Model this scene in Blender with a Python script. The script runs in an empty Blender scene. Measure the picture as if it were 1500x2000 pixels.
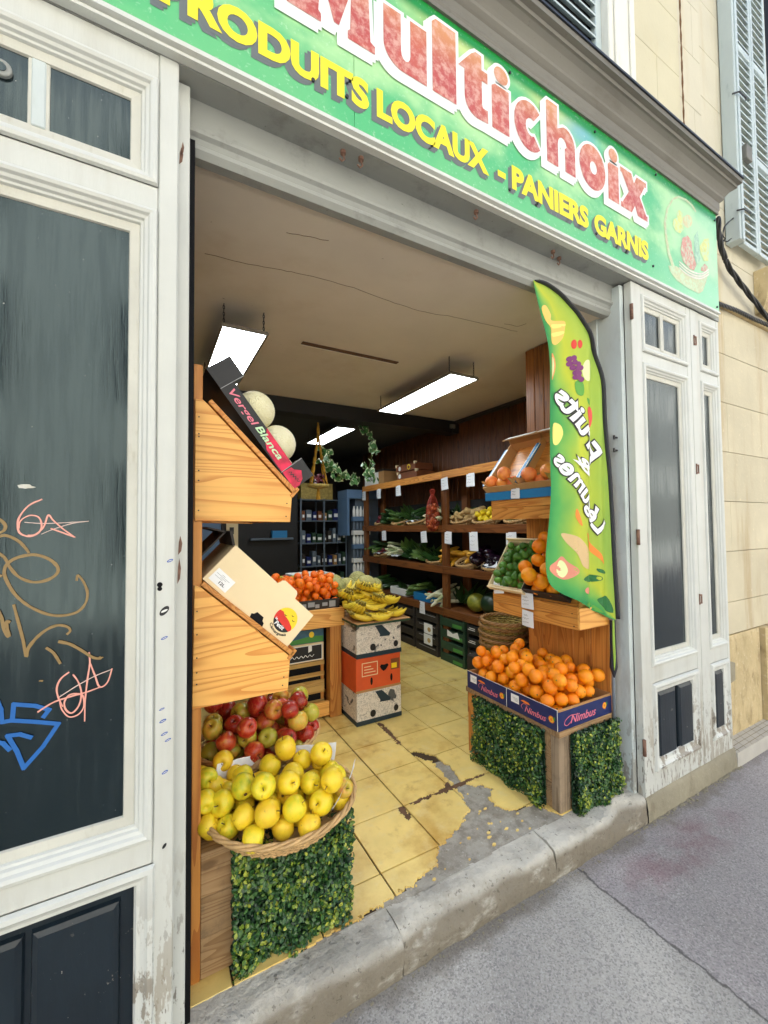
import bpy, bmesh, math, random
import numpy as np
from mathutils import Vector, Matrix, noise as mnoise
random.seed(7)
SC = bpy.context.scene
C = SC.collection
R_ = math.radians

# ------------------------------------------------------------------ camera
F_, YAW, PIT, ROLL = 815.0, R_(29.2), R_(1.9), R_(0.55)
CAM = Vector((0.0, -1.4, 1.7))
_f = Vector((math.sin(YAW)*math.cos(PIT), math.cos(YAW)*math.cos(PIT), math.sin(PIT)))
_r = Vector((math.cos(YAW), -math.sin(YAW), 0.0)); _u = _r.cross(_f)
_r, _u = _r*math.cos(ROLL)-_u*math.sin(ROLL), _r*math.sin(ROLL)+_u*math.cos(ROLL)
cd = bpy.data.cameras.new('camera'); cam = bpy.data.objects.new('camera', cd); C.objects.link(cam)
cam.matrix_world = Matrix(((_r.x,_u.x,-_f.x,CAM.x),(_r.y,_u.y,-_f.y,CAM.y),(_r.z,_u.z,-_f.z,CAM.z),(0,0,0,1)))
cd.sensor_fit = 'HORIZONTAL'; cd.sensor_width = 36; cd.lens = 36*F_/1500
cd.clip_start = 0.02; cd.clip_end = 500
SC.camera = cam

# ------------------------------------------------------------------ light
W = bpy.data.worlds.new('World'); SC.world = W; W.use_nodes = True
wn = W.node_tree; wn.nodes.clear()
sky = wn.nodes.new('ShaderNodeTexSky'); sky.sky_type = 'NISHITA'; sky.sun_disc = False
SUN_EL, SUN_AZ = R_(50), R_(-18)        # azimuth measured from +y clockwise
sky.sun_elevation = SUN_EL; sky.sun_rotation = SUN_AZ; sky.dust_density = 3.0; sky.air_density = 1.0; sky.ozone_density = 1.0
bg = wn.nodes.new('ShaderNodeBackground'); bg.inputs[1].default_value = 0.15
wo = wn.nodes.new('ShaderNodeOutputWorld')
wn.links.new(sky.outputs[0], bg.inputs[0]); wn.links.new(bg.outputs[0], wo.inputs[0])
sl = bpy.data.lights.new('sun', 'SUN'); sl.energy = 4.5; sl.angle = R_(0.5); sl.color = (1, .96, .90)
so = bpy.data.objects.new('sun', sl); C.objects.link(so)
_sd = Vector((math.sin(SUN_AZ)*math.cos(SUN_EL), math.cos(SUN_AZ)*math.cos(SUN_EL), math.sin(SUN_EL)))
so.rotation_euler = _sd.to_track_quat('Z', 'Y').to_euler(); so.location = (0, 6, 14)
vs = SC.view_settings; vs.view_transform = 'Standard'; vs.look = 'None'; vs.gamma = 1; vs.use_curve_mapping = False
vs.exposure = 1.46
LAMP_EMIT = 8.5

# ------------------------------------------------------------------ geometry helpers
def ray(px, py): return _f + _r*((px-750)/F_) + _u*((1000-py)/F_)
def PY(px, py, Y=0.0): d = ray(px, py); return CAM + d*((Y-CAM.y)/d.y)
def PZ(px, py, Z=0.15): d = ray(px, py); return CAM + d*((Z-CAM.z)/d.z)
def PX(px, py, X): d = ray(px, py); return CAM + d*((X-CAM.x)/d.x)

def XZ(p): return (p.x, p.z)
ORG = {}
def tag(o, label=None, cat=None, group=None, kind=None):
    if label: o['label'] = label
    if cat: o['category'] = cat
    if group: o['group'] = group
    if kind: o['kind'] = kind
    return o
def thing(name, label, cat, loc=(0,0,0), group=None, rot=None):
    """Empty at a thing's base.  With rot the parts are given in local coordinates, else in world coordinates."""
    o = bpy.data.objects.new(name, None); C.objects.link(o); o.location = loc; o.empty_display_size = .05
    if rot is not None: o.rotation_euler = rot; ORG[o.name] = Vector((0,0,0))
    else: ORG[o.name] = Vector(loc)
    return tag(o, label, cat, group)

class MB:
    def __init__(s): s.v = []; s.f = []; s.m = []
    def add(s, vs, fs, mi=0):
        n = len(s.v); s.v += [tuple(p) for p in vs]
        for f in fs: s.f.append(tuple(i+n for i in f)); s.m.append(mi)
        return s
    def box(s, x0, x1, y0, y1, z0, z1, mi=0):
        return s.add([(x0,y0,z0),(x1,y0,z0),(x1,y1,z0),(x0,y1,z0),(x0,y0,z1),(x1,y0,z1),(x1,y1,z1),(x0,y1,z1)],
              [(3,2,1,0),(4,5,6,7),(0,1,5,4),(1,2,6,5),(2,3,7,6),(3,0,4,7)], mi)
    def prism(s, poly, a, b, axis='y', mi=0):
        """poly = 2-D points in the plane across `axis`: (x,z) for y, (y,z) for x, (x,y) for z"""
        def P(p, t): return {'y': (p[0],t,p[1]), 'x': (t,p[0],p[1]), 'z': (p[0],p[1],t)}[axis]
        n = len(poly); vs = [P(p,a) for p in poly]+[P(p,b) for p in poly]
        fs = [tuple(range(n-1,-1,-1)), tuple(range(n,2*n))]+[(i,(i+1)%n,n+(i+1)%n,n+i) for i in range(n)]
        return s.add(vs, fs, mi)
    def tube(s, path, r, n=6, mi=0, cap=True, sq=1.0):
        P = [Vector(p) for p in path]; k = len(P); rr = r if hasattr(r,'__len__') else [r]*k
        vs = []; t0 = (P[1]-P[0]).normalized(); up = Vector((0,0,1)) if abs(t0.z) < .9 else Vector((1,0,0))
        nrm = t0.cross(up).normalized()
        for i in range(k):
            t = (P[min(i+1,k-1)]-P[max(i-1,0)])
            t = t.normalized() if t.length > 1e-9 else t0
            nrm = (nrm - t*nrm.dot(t)); nrm = nrm.normalized() if nrm.length > 1e-6 else t.orthogonal().normalized()
            bn = t.cross(nrm)
            for j in range(n):
                a = 2*math.pi*j/n; vs.append(P[i]+(nrm*math.cos(a)+bn*(math.sin(a)*sq))*rr[i])
        fs = [(i*n+j, i*n+(j+1)%n, (i+1)*n+(j+1)%n, (i+1)*n+j) for i in range(k-1) for j in range(n)]
        if cap: fs += [tuple(range(n-1,-1,-1)), tuple(range((k-1)*n, k*n))]
        return s.add(vs, fs, mi)
    def lathe(s, prof, n=16, c=(0,0,0), mi=0, sx=1, sy=1):
        vs = []; k = len(prof)
        for r, z in prof:
            for j in range(n):
                a = 2*math.pi*j/n; vs.append((c[0]+r*sx*math.cos(a), c[1]+r*sy*math.sin(a), c[2]+z))
        fs = [(i*n+j, i*n+(j+1)%n, (i+1)*n+(j+1)%n, (i+1)*n+j) for i in range(k-1) for j in range(n)]
        fs += [tuple(range(n-1,-1,-1)), tuple(range((k-1)*n, k*n))]
        return s.add(vs, fs, mi)
    def ring(s, x0, x1, z0, z1, prof, mi=0):
        """mitred picture-frame moulding round a rectangle in the facade plane; prof = (inset, y)"""
        vs = []
        for d, y in prof: vs += [(x0+d,y,z0+d),(x1-d,y,z0+d),(x1-d,y,z1-d),(x0+d,y,z1-d)]
        fs = [(i*4+j, i*4+(j+1)%4, (i+1)*4+(j+1)%4, (i+1)*4+j) for i in range(len(prof)-1) for j in range(4)]
        return s.add(vs, fs, mi)
    def build(s, name, mat, parent=None, org=None, smooth=False, bevel=0.0, seg=1, uvattr=None):
        if parent is not None: og = ORG[parent.name]
        else:
            if org is None:
                a = np.array(s.v); org = ((a[:,0].min()+a[:,0].max())/2, (a[:,1].min()+a[:,1].max())/2, a[:,2].min())
            og = Vector(org)
        me = bpy.data.meshes.new(name)
        me.from_pydata([(p[0]-og.x, p[1]-og.y, p[2]-og.z) for p in s.v], [], s.f)
        for m in (mat if isinstance(mat, (list,tuple)) else [mat]): me.materials.append(m)
        if any(s.m): me.polygons.foreach_set('material_index', s.m)
        if smooth: me.polygons.foreach_set('use_smooth', [True]*len(me.polygons))
        me.update()
        o = bpy.data.objects.new(name, me); C.objects.link(o)
        if parent is not None: o.parent = parent; ORG[o.name] = og
        else: o.location = og; ORG[o.name] = og
        if bevel:
            b = o.modifiers.new('bevel', 'BEVEL'); b.width = bevel; b.segments = seg; b.limit_method = 'ANGLE'; b.angle_limit = R_(40)
        return o
def box(name, mat, parent, x0, x1, y0, y1, z0, z1, bevel=0.002):
    return MB().box(x0,x1,y0,y1,z0,z1).build(name, mat, parent, bevel=bevel)
def copy_tree(o, parent=None):
    c = o.copy(); C.objects.link(c)
    if parent is not None: c.parent = parent
    ORG[c.name] = ORG.get(o.name, Vector((0,0,0)))
    for ch in list(o.children): copy_tree(ch, c)
    return c
def inst(name, me, loc, rot=(0,0,0), scale=(1,1,1), parent=None, mods=None):
    o = bpy.data.objects.new(name, me); C.objects.link(o)
    o.location = loc; o.rotation_euler = rot; o.scale = scale if hasattr(scale,'__len__') else (scale,)*3
    if parent is not None: o.parent = parent
    ORG[o.name] = Vector((0,0,0)); return o
def mesh_only(mb, name, mat, smooth=True):
    o = mb.build(name, mat, org=(0,0,0), smooth=smooth); me = o.data; bpy.data.objects.remove(o); return me
def smoothpath(pts, k=6, closed=False):
    P = [Vector(p) for p in pts]; out = []; n = len(P)
    rng = range(n if closed else n-1)
    for i in rng:
        p0 = P[(i-1)%n] if closed or i > 0 else P[i]; p1 = P[i]; p2 = P[(i+1)%n]
        p3 = P[(i+2)%n] if closed or i+2 < n else p2
        for j in range(k):
            t = j/k; out.append(.5*((2*p1)+(p2-p0)*t+(2*p0-5*p1+4*p2-p3)*t*t+(3*p1-p0-3*p2+p3)*t**3))
    if not closed: out.append(P[-1])
    return out

# ------------------------------------------------------------------ material helpers
def S(r, g, b):
    f = lambda c: (c/255/12.92 if c/255 <= .04045 else ((c/255+.055)/1.055)**2.4)
    return (f(r), f(g), f(b))
MATS = {}
class NT:
    def __init__(s, name):
        s.mat = bpy.data.materials.new(name); s.mat.use_nodes = True; s.nt = s.mat.node_tree
        s.b = s.nt.nodes['Principled BSDF']; s.tc = s.n('ShaderNodeTexCoord'); s.geo = None
    def n(s, t, **kw):
        o = s.nt.nodes.new(t)
        for k, v in kw.items(): setattr(o, k, v)
        return o
    def l(s, a, b): s.nt.links.new(a, b)
    def pos(s):
        if s.geo is None: s.geo = s.n('ShaderNodeNewGeometry')
        return s.geo.outputs['Position']
    def vec(s, stretch=(1,1,1), world=False, rot=(0,0,0)):
        m = s.n('ShaderNodeMapping'); m.inputs['Scale'].default_value = stretch; m.inputs['Rotation'].default_value = rot
        s.l(s.pos() if world else s.tc.outputs['Object'], m.inputs[0])
        oi = s.n('ShaderNodeObjectInfo'); mu = s.n('ShaderNodeVectorMath', operation='SCALE'); mu.inputs[0].default_value = (37,17,53)
        if not world:
            s.l(oi.outputs['Random'], mu.inputs['Scale']); ad = s.n('ShaderNodeVectorMath', operation='ADD')
            s.l(m.outputs[0], ad.inputs[0]); s.l(mu.outputs[0], ad.inputs[1]); return ad.outputs[0]
        return m.outputs[0]
    def noise(s, scale, stretch=(1,1,1), detail=5, rough=.6, dist=0, world=False, rot=(0,0,0)):
        t = s.n('ShaderNodeTexNoise'); t.inputs['Scale'].default_value = scale; t.inputs['Detail'].default_value = detail
        t.inputs['Roughness'].default_value = rough; t.inputs['Distortion'].default_value = dist
        s.l(s.vec(stretch, world, rot), t.inputs['Vector']); return t.outputs['Fac']
    def ramp(s, fac, stops):
        r = s.n('ShaderNodeValToRGB'); e = r.color_ramp.elements
        while len(e) < len(stops): e.new(.5)
        for i, (p, c) in enumerate(stops): e[i].position = p; e[i].color = (*c, 1) if len(c) == 3 else c
        s.l(fac, r.inputs[0]); return r.outputs[0]
    def mrange(s, v, a, b, c=0, d=1, smooth=True):
        m = s.n('ShaderNodeMapRange'); m.interpolation_type = 'SMOOTHSTEP' if smooth else 'LINEAR'
        for i, x in enumerate((a,b,c,d)): m.inputs[1+i].default_value = x
        s.l(v, m.inputs[0]); return m.outputs[0]
    def math(s, op, a, b=None):
        m = s.n('ShaderNodeMath', operation=op)
        for i, x in enumerate((a,b)):
            if x is None: continue
            if isinstance(x, (int,float)): m.inputs[i].default_value = x
            else: s.l(x, m.inputs[i])
        return m.outputs[0]
    def mix(s, fac, a, b, mode='MIX'):
        m = s.n('ShaderNodeMixRGB', blend_type=mode)
        for i, x in enumerate((fac,a,b)):
            if isinstance(x, (int,float)): m.inputs[i].default_value = x
            elif isinstance(x, tuple): m.inputs[i].default_value = (*x,1) if len(x) == 3 else x
            else: s.l(x, m.inputs[i])
        return m.outputs[0]
    def sep(s, v):
        q = s.n('ShaderNodeSeparateXYZ'); s.l(v, q.inputs[0]); return q.outputs
    def bump(s, h, strength=.3, dist=.01):
        b = s.n('ShaderNodeBump'); b.inputs['Strength'].default_value = strength; b.inputs['Distance'].default_value = dist
        s.l(h, b.inputs['Height'])
        if s.b.inputs['Normal'].links: s.l(s.b.inputs['Normal'].links[0].from_socket, b.inputs['Normal'])
        s.l(b.outputs[0], s.b.inputs['Normal'])
    def rnd(s): return s.n('ShaderNodeObjectInfo').outputs['Random']
    def done(s, col, rough=.6, spec=.5):
        if isinstance(col, tuple): s.b.inputs['Base Color'].default_value = (*col,1)
        else: s.l(col, s.b.inputs['Base Color'])
        if isinstance(rough, (int,float)): s.b.inputs['Roughness'].default_value = rough
        else: s.l(rough, s.b.inputs['Roughness'])
        s.b.inputs['Specular IOR Level'].default_value = spec
        MATS[s.mat.name] = s.mat; return s.mat
def dk(c, k): return tuple(min(1, x*k) for x in c)
def surf(name, col, rough=.6, var=.18, scale=6, stretch=(1,1,1), layers=(), bumps=(), spec=.5, rnd=0.0, world=False):
    """base colour with mottling, then layers (scale, stretch, lo, hi, colour, amount[, (z0,z1)]) of wear, then bumps (scale, stretch, strength, dist)"""
    t = NT(name)
    c = t.ramp(t.noise(scale, stretch, world=world), [(.3, dk(col,1-var)), (.7, dk(col,1+var))])
    if rnd:
        h = t.n('ShaderNodeHueSaturation'); t.l(t.mrange(t.rnd(),0,1,1-rnd,1+rnd,False), h.inputs['Value']); t.l(c, h.inputs['Color']); c = h.outputs[0]
    for L in layers:
        m = t.mrange(t.noise(L[0], L[1], 6, .65, world=world), L[2], L[3])
        m = t.math('MULTIPLY', m, L[5])
        if len(L) > 6: m = t.math('MULTIPLY', m, t.mrange(t.sep(t.pos())[2], L[6][0], L[6][1], 0, 1))
        c = t.mix(m, c, L[4])
    for b in bumps: t.bump(t.noise(b[0], b[1], 5, .6, world=world), b[2], b[3])
    return t.done(c, rough, spec)
def wood(name, c1, c2, axis='z', rough=.5, scale=1.0, knots=True, dirt=0.0, spec=.4, rnd=.12):
    t = NT(name)
    st = {'x': (.07,1,1), 'y': (1,.07,1), 'z': (1,1,.07)}[axis]
    n1 = t.noise(6*scale, st, 2, .45, .25)
    rings = t.math('FRACT', t.math('MULTIPLY', n1, 24.0))
    rings = t.mrange(rings, .45, .95, 0, .8)
    fine = t.noise(60*scale, tuple(x*(.35 if x < .5 else 1) for x in st), 4, .6)
    c = t.mix(rings, c1, c2); c = t.mix(t.mrange(fine,.45,.75,0,.35), c, dk(c2,.8))
    blot = t.noise(2.2, (1,1,1), 4, .5); c = t.mix(t.mrange(blot,.5,.8,0,.4), c, dk(c2,.9))
    h = t.n('ShaderNodeHueSaturation'); t.l(t.mrange(t.rnd(),0,1,1-rnd,1+rnd,False), h.inputs['Value']); t.l(c, h.inputs['Color']); c = h.outputs[0]
    vk = t.n('ShaderNodeTexVoronoi'); vk.inputs['Scale'].default_value = 5.0; t.l(t.vec(tuple(.45 if q < .5 else 1 for q in st)), vk.inputs['Vector']); kd = t.math('ADD', vk.outputs['Distance'], t.math('MULTIPLY', fine, .05))
    if knots: c = t.mix(t.mrange(kd,.075,.125,.75,0), c, dk(c2,.42)); c = t.mix(t.mrange(kd,.13,.22,.3,0), c, dk(c2,.85))
    if dirt: c = t.mix(t.mrange(t.noise(9,(1,1,1),6,.7),.45,.75,0,dirt), c, (.06,.05,.04))
    t.bump(fine, .15, .004)
    return t.done(c, rough, spec)
def plain(name, col, rough=.6, spec=.5, metal=0):
    t = NT(name); t.b.inputs['Metallic'].default_value = metal
    return t.done(col, rough, spec)

# lettering: default vector font turned into flat mesh
_tc = {}
def text_geo(s, offset=0.0, shear=0.0, space=1.0):
    k = (s, offset, shear, space)
    if k not in _tc:
        cu = bpy.data.curves.new('t', 'FONT'); cu.body = s; cu.size = 1; cu.offset = offset; cu.shear = shear; cu.space_character = space; cu.resolution_u = 4
        ob = bpy.data.objects.new('t', cu); me = bpy.data.meshes.new_from_object(ob)
        _tc[k] = ([tuple(v.co[:2]) for v in me.vertices], [tuple(p.vertices) for p in me.polygons])
        bpy.data.objects.remove(ob); bpy.data.curves.remove(cu); bpy.data.meshes.remove(me)
    return _tc[k]
CAP = max(p[1] for p in text_geo('H')[0])
def put_text(s, name, mat, parent, fn, w=None, h=.1, offset=0.0, shear=0.0, space=1.0, sub=0):
    """fn(u, v) -> world point; u metres from the left, v metres above the base line"""
    ref = text_geo(s, 0.0, shear, space)[0]; V, Fc = text_geo(s, offset, shear, space)
    x0 = min(p[0] for p in ref); x1 = max(p[0] for p in ref); ky = h/CAP; kx = (w/(x1-x0)) if w else ky
    mb = MB()
    if sub:
        bm = bmesh.new(); vs = [bm.verts.new((p[0],p[1],0)) for p in V]
        for f in Fc:
            try: bm.faces.new([vs[i] for i in f])
            except ValueError: pass
        bmesh.ops.triangulate(bm, faces=bm.faces[:])
        for _ in range(sub):
            lg = [e for e in bm.edges if e.calc_length() > .12]
            if lg: bmesh.ops.subdivide_edges(bm, edges=lg, cuts=1)
            bmesh.ops.triangulate(bm, faces=bm.faces[:])
        bm.verts.index_update(); V = [tuple(v.co[:2]) for v in bm.verts]; Fc = [tuple(v.index for v in f.verts) for f in bm.faces]; bm.free()
    mb.add([fn((p[0]-x0)*kx, p[1]*ky) for p in V], Fc)
    return mb.build(name, mat, parent)
def grow(loops, d):
    def area(L): return sum(L[i-1][0]*L[i][1]-L[i][0]*L[i-1][1] for i in range(len(L)))/2
    out = []
    for k, L in enumerate(loops):
        hole = k > 0 and min(p[0] for p in L) > min(p[0] for p in loops[0]) and max(p[1] for p in L) < max(p[1] for p in loops[0])
        L = [p for i, p in enumerate(L) if (p[0]-L[i-1][0])**2+(p[1]-L[i-1][1])**2 > 1e-8]
        if (area(L) > 0) == hole: L = L[::-1]
        n = len(L); Q = []
        for i in range(n):
            a, b, c = Vector(L[i-1]), Vector(L[i]), Vector(L[(i+1)%n]); e, f = (b-a).normalized(), (c-b).normalized()
            m = Vector((e.y+f.y, -e.x-f.x)); m = m.normalized() if m.length > 1e-6 else Vector((e.y,-e.x)); q = max(.5, m.dot(Vector((e.y,-e.x)))); Q.append(tuple(b+m*(d/q)))
        out.append(Q)
    return out
def fill_loops(loops, offset=0.0):
    """flat mesh of 2-D closed loops (holes by even-odd), grown by offset"""
    cu = bpy.data.curves.new('g', 'CURVE'); cu.dimensions = '2D'; cu.fill_mode = 'BOTH'
    for L in (grow(loops, offset) if offset else loops):
        sp = cu.splines.new('POLY'); sp.points.add(len(L)-1); sp.use_cyclic_u = True
        for i, p in enumerate(L): sp.points[i].co = (p[0], p[1], 0, 1)
    ob = bpy.data.objects.new('g', cu); me = bpy.data.meshes.new_from_object(ob)
    r = ([tuple(v.co[:2]) for v in me.vertices], [tuple(p.vertices) for p in me.polygons])
    bpy.data.objects.remove(ob); bpy.data.curves.remove(cu); bpy.data.meshes.remove(me)
    return r
def arc(cx, cy, rx, ry, a0, a1, n=10):
    return [(cx+rx*math.cos(R_(a0+(a1-a0)*i/n)), cy+ry*math.sin(R_(a0+(a1-a0)*i/n))) for i in range(n+1)]
def ribbon(mb, pts, w, fn, dy=0.0004):
    """brush stroke: smoothed 2-D path, given width, mapped by fn(u, v, lift)"""
    P = smoothpath([(p[0],p[1],0) for p in pts], 7); n = len(P); vs = []
    for i, p in enumerate(P):
        t = (P[min(i+1,n-1)]-P[max(i-1,0)]).normalized(); nr = Vector((-t.y,t.x,0))
        ww = w*(.75+.25*math.sin(math.pi*min(1,i/n+.12)))*(1+.28*mnoise.noise(Vector((p.x*60,p.y*60,1))))/2
        for s in (-1,1): q = p+nr*ww*s; vs.append(fn(q.x, q.y, dy*i/n))
    mb.add(vs, [(2*i,2*i+1,2*i+3,2*i+2) for i in range(n-1)])
# ------------------------------------------------------------------ materials: setting
M = MATS
GREY = (.30,.28,.25)
surf('white_paint', S(203,205,198), .45, .05, 3, (1,1,1),
     [(5,(1,1,.12),.46,.8,S(168,162,144),.55), (30,(1,1,.25),.75,.80,S(168,161,146),.45), (55,(1,1,.3),.56,.61,S(104,94,80),.8,(.75,.30)), (11,(1,1,.25),.515,.54,S(158,150,134),.75,(.85,.35)), (8,(1,1,.1),.5,.7,S(150,142,124),.5,(1.0,.2)), (110,(1,1,1),.745,.775,S(70,60,50),.6)],
     [(45,(1,1,.15),.25,.004), (12,(1,1,.4),.2,.004)], world=True)
surf('white_moulding', S(208,210,203), .4, .05, 4, (1,1,1),
     [(7,(1,1,.4),.5,.8,S(196,193,180),.45), (40,(1,1,1),.75,.80,S(130,120,105),.4), (14,(1,1,.4),.51,.54,S(132,120,102),.8,(.75,.35)), (45,(1,1,.4),.58,.62,S(92,82,70),.7,(.7,.3))], [(50,(1,1,.2),.2,.003)], world=True)
surf('cream_bead', S(200,199,187), .5, .08, 5, (1,1,1), [(20,(1,1,.3),.55,.75,S(150,140,112),.5)], [(50,(1,1,.2),.2,.003)], world=True)
surf('jamb_paint', S(200,209,207), .55, .1, 2.5, (1,1,.4),
     [(8,(1,1,.3),.5,.75,S(140,142,135),.5), (60,(1,1,.6),.72,.76,S(90,86,82),.6), (14,(1,1,.4),.52,.56,S(132,126,114),.7,(.8,.25)), (30,(1,1,.2),.7,.74,S(120,70,45),.5)], [(40,(1,1,.3),.2,.004)], world=True)
surf('soffit_paint', S(150,152,146), .6, .12, 3, (.4,1,1), [(9,(1,1,1),.52,.78,S(98,97,92),.55), (50,(1,1,1),.68,.73,S(60,52,44),.7)], [(30,(.3,1,1),.2,.004)], world=True)
def slate():
    t = NT('slate_panel')
    a = t.noise(3.0, (1,1,.35), 6, .65, world=True); b = t.noise(55, (1,1,.07), 5, .6, world=True); c = t.noise(130, (1,1,1), 2, .5, world=True)
    col = t.ramp(a, [(.3, (.0015,.004,.0065)), (.75, (.004,.009,.013))])
    col = t.mix(t.mrange(b,.45,.8,0,.8), col, (.010,.015,.019)); col = t.mix(t.mrange(c,.73,.78,0,.7), col, (.5,.5,.47))
    t.bump(b, .12, .002)
    return (setattr(t.b.inputs['IOR'],'default_value',1.66), setattr(t.b.inputs['Specular Tint'],'default_value',(.74,.96,1,1)), t.done(col, t.mrange(b,.3,.75,.08,.26), .5))[1]
slate()
surf('navy_paint', (.010,.018,.026), .3, .3, 8, (1,1,.3), [(60,(1,1,.7),.69,.71,S(215,208,190),.9), (26,(1,1,.8),.68,.695,S(205,195,175),.9,(.75,.1))], [(60,(1,1,.2),.25,.003)], world=True)
surf('glass_panel', (.010,.016,.021), .2, .4, 4, (1,1,.5), [(40,(1,1,.1),.45,.8,(.045,.06,.068),.6), (8,(1,1,.6),.45,.75,(.04,.054,.06),.6)], [(12,(1,1,.3),.12,.006)], world=True).node_tree.nodes['Principled BSDF'].inputs['IOR'].default_value = 1.75
def asphalt():
    t = NT('asphalt'); p = t.pos(); x, y, z = t.sep(p)[:3]
    sp = t.noise(120, (1,1,1), 4, .75, world=True); big = t.noise(1.3, (1,1,1), 5, .6, world=True); gr = t.noise(230, (1,1,1), 2, .5, world=True)
    wob = t.mrange(t.noise(9, (1,1,1), 5, .7, world=True), 0, 1, -.035, .035, False)
    xs = t.math('ADD', x, wob)
    right = t.mrange(xs, 1.843, 1.853)
    base = t.mix(right, S(186,182,174), S(176,169,168))
    base = t.mix(t.mrange(big,.35,.7,0,.5), base, S(156,152,147))
    vs_ = t.n('ShaderNodeTexVoronoi'); vs_.inputs['Scale'].default_value = 170; t.l(p, vs_.inputs['Vector']); cell = t.sep(vs_.outputs['Color'])[0]; base = t.mix(t.mrange(cell,.0,.45,.55,0), base, S(108,107,108)); base = t.mix(t.mrange(cell,.78,1.0,0,.5), base, S(206,203,198)); base = t.mix(t.mrange(sp,.36,.52,.3,0), base, S(98,97,98)); base = t.mix(t.mrange(gr,.63,.71,0,.5), base, S(214,212,208))
    dx = t.math('DIVIDE', t.math('SUBTRACT', x, 2.45), .75); dy = t.math('DIVIDE', t.math('SUBTRACT', y, -.20), .16)
    dd = t.math('ADD', t.math('MULTIPLY',dx,dx), t.math('MULTIPLY',dy,dy))
    st = t.math('MULTIPLY', t.mrange(dd, 1.0, 0.0), t.mrange(t.noise(4,(1,1.6,1),5,.7,world=True), .36,.66))
    base = t.mix(t.math('MULTIPLY', st, .5), base, S(128,78,88))
    seam = t.math('SUBTRACT', 1.0, t.mrange(t.math('ABSOLUTE', t.math('SUBTRACT', xs, 1.848)), .002, .009))
    v = t.n('ShaderNodeTexVoronoi'); v.inputs['Scale'].default_value = 3.1; v.inputs['Randomness'].default_value = 1; t.l(p, v.inputs['Vector']); sz = t.math('ADD', v.outputs['Distance'], t.math('MULTIPLY', gr, .03))
    base = t.mix(t.mrange(sz,.030,.048,.55,0), base, S(96,95,96))
    base = t.mix(t.mrange(t.noise(.55,(1,1,1),4,.6,world=True),.47,.56,0,.22), base, S(108,106,107))
    kd = t.math('MULTIPLY', t.mrange(t.math('ADD', y, t.mrange(t.noise(7,(1,1,1),5,.7,world=True),.3,.7,-.05,.05,False)), -.10, -.02), t.mrange(big,.3,.6,.35,.9))
    base = t.mix(t.math('MULTIPLY', kd, .7), base, S(112,104,90))
    base = t.mix(t.math('MULTIPLY',seam,.75), base, S(70,68,66))
    t.bump(cell, .12, .002)
    return t.done(base, .85, .3)
asphalt()
STONE_L = [(7,(1,1,1),.5,.72,S(156,150,136),.6), (30,(1,1,1),.55,.75,S(132,125,110),.4), (120,(1,1,1),.66,.74,S(70,64,56),.6)]
surf('sill_stone', S(194,190,178), .85, .12, 5, (1,1,1), STONE_L+[(3,(1,1,1),.50,.60,S(142,137,126),.55), (6,(1,1,2.2),.26,.48,S(118,108,90),.85,(.138,.095)), (45,(1,1,1),.60,.66,S(84,78,68),.6)], [(18,(1,1,1),.9,.02), (70,(1,1,1),.7,.006)], world=True)
surf('concrete', S(168,163,151), .85, .16, 5, (1,1,1), [(5,(1,1,1),.47,.62,S(126,118,104),.6), (14,(1,1,1),.46,.66,S(122,114,100),.7), (70,(1,1,1),.58,.7,S(206,203,195),.5), (160,(1,1,1),.62,.7,S(76,70,62),.6)], [(30,(1,1,1),.7,.012), (140,(1,1,1),.5,.004)], world=True)
surf('base_concrete', S(150,143,122), .85, .15, 3, (1,1,1), [(9,(1,1,.6),.5,.75,S(108,98,78),.6), (50,(1,1,1),.6,.72,S(185,178,160),.5)], [(25,(1,1,1),.5,.01), (110,(1,1,1),.4,.004)], world=True)
surf('tile_glaze', S(236,208,126), .34, .09, 6, (1,1,1), [(2.6,(1,1,1),.43,.68,S(192,144,56),.8), (11,(1,1,1),.52,.72,S(232,212,152),.5), (7,(1,1,1),.56,.75,S(168,124,62),.6), (130,(1,1,1),.73,.77,S(70,42,28),.7)], [(22,(1,1,1),.07,.004)], rnd=.06, world=True)
surf('grout', S(66,50,32), .9, .2, 12, bumps=[(60,(1,1,1),.4,.004)], world=True)
surf('adhesive', S(104,76,54), .9, .3, 20, bumps=[(60,(1,1,1),.6,.006)], world=True)
surf('ceiling_paint', S(226,217,200), .7, .05, 2, (1,1,1), [(1.6,(1,1,1),.5,.75,S(205,190,164),.5), (20,(1,1,1),.7,.74,S(120,100,80),.6), (60,(1,1,1),.74,.77,S(80,66,52),.6)], [(8,(1,1,1),.15,.006), (35,(1,1,1),.12,.004)], world=True)
surf('unlit_ceiling', S(70,72,74), .8, .1, 3, world=True)  # lack of light on the rear ceiling put into its colour
surf('beam_black', S(26,24,24), .6, .2, 3, world=True)
surf('back_wall', S(66,60,54), .8, .15, 1.5, world=True)
surf('yellow_render', S(206,198,168), .85, .05, 1.6, (1,1,1), [(5,(1,1,.4),.52,.8,S(198,184,142),.5), (40,(1,1,1),.68,.75,S(165,145,105),.4)], [(50,(1,1,1),.25,.004)], world=True)
surf('pale_render', S(204,197,174), .85, .05, 1.6, (1,1,1), [(6,(1,1,.12),.5,.78,S(190,170,125),.6), (30,(1,1,1),.66,.75,S(170,150,115),.4)], [(45,(1,1,1),.3,.004)], world=True)
surf('stone_block', S(204,194,166), .88, .08, 2.5, (1,1,1), [(5,(1,1,.12),.5,.75,S(172,146,102),.65), (30,(1,1,1),.6,.74,S(236,222,186),.5)], [(45,(1,1,1),.35,.005)], rnd=.05, world=True)
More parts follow.
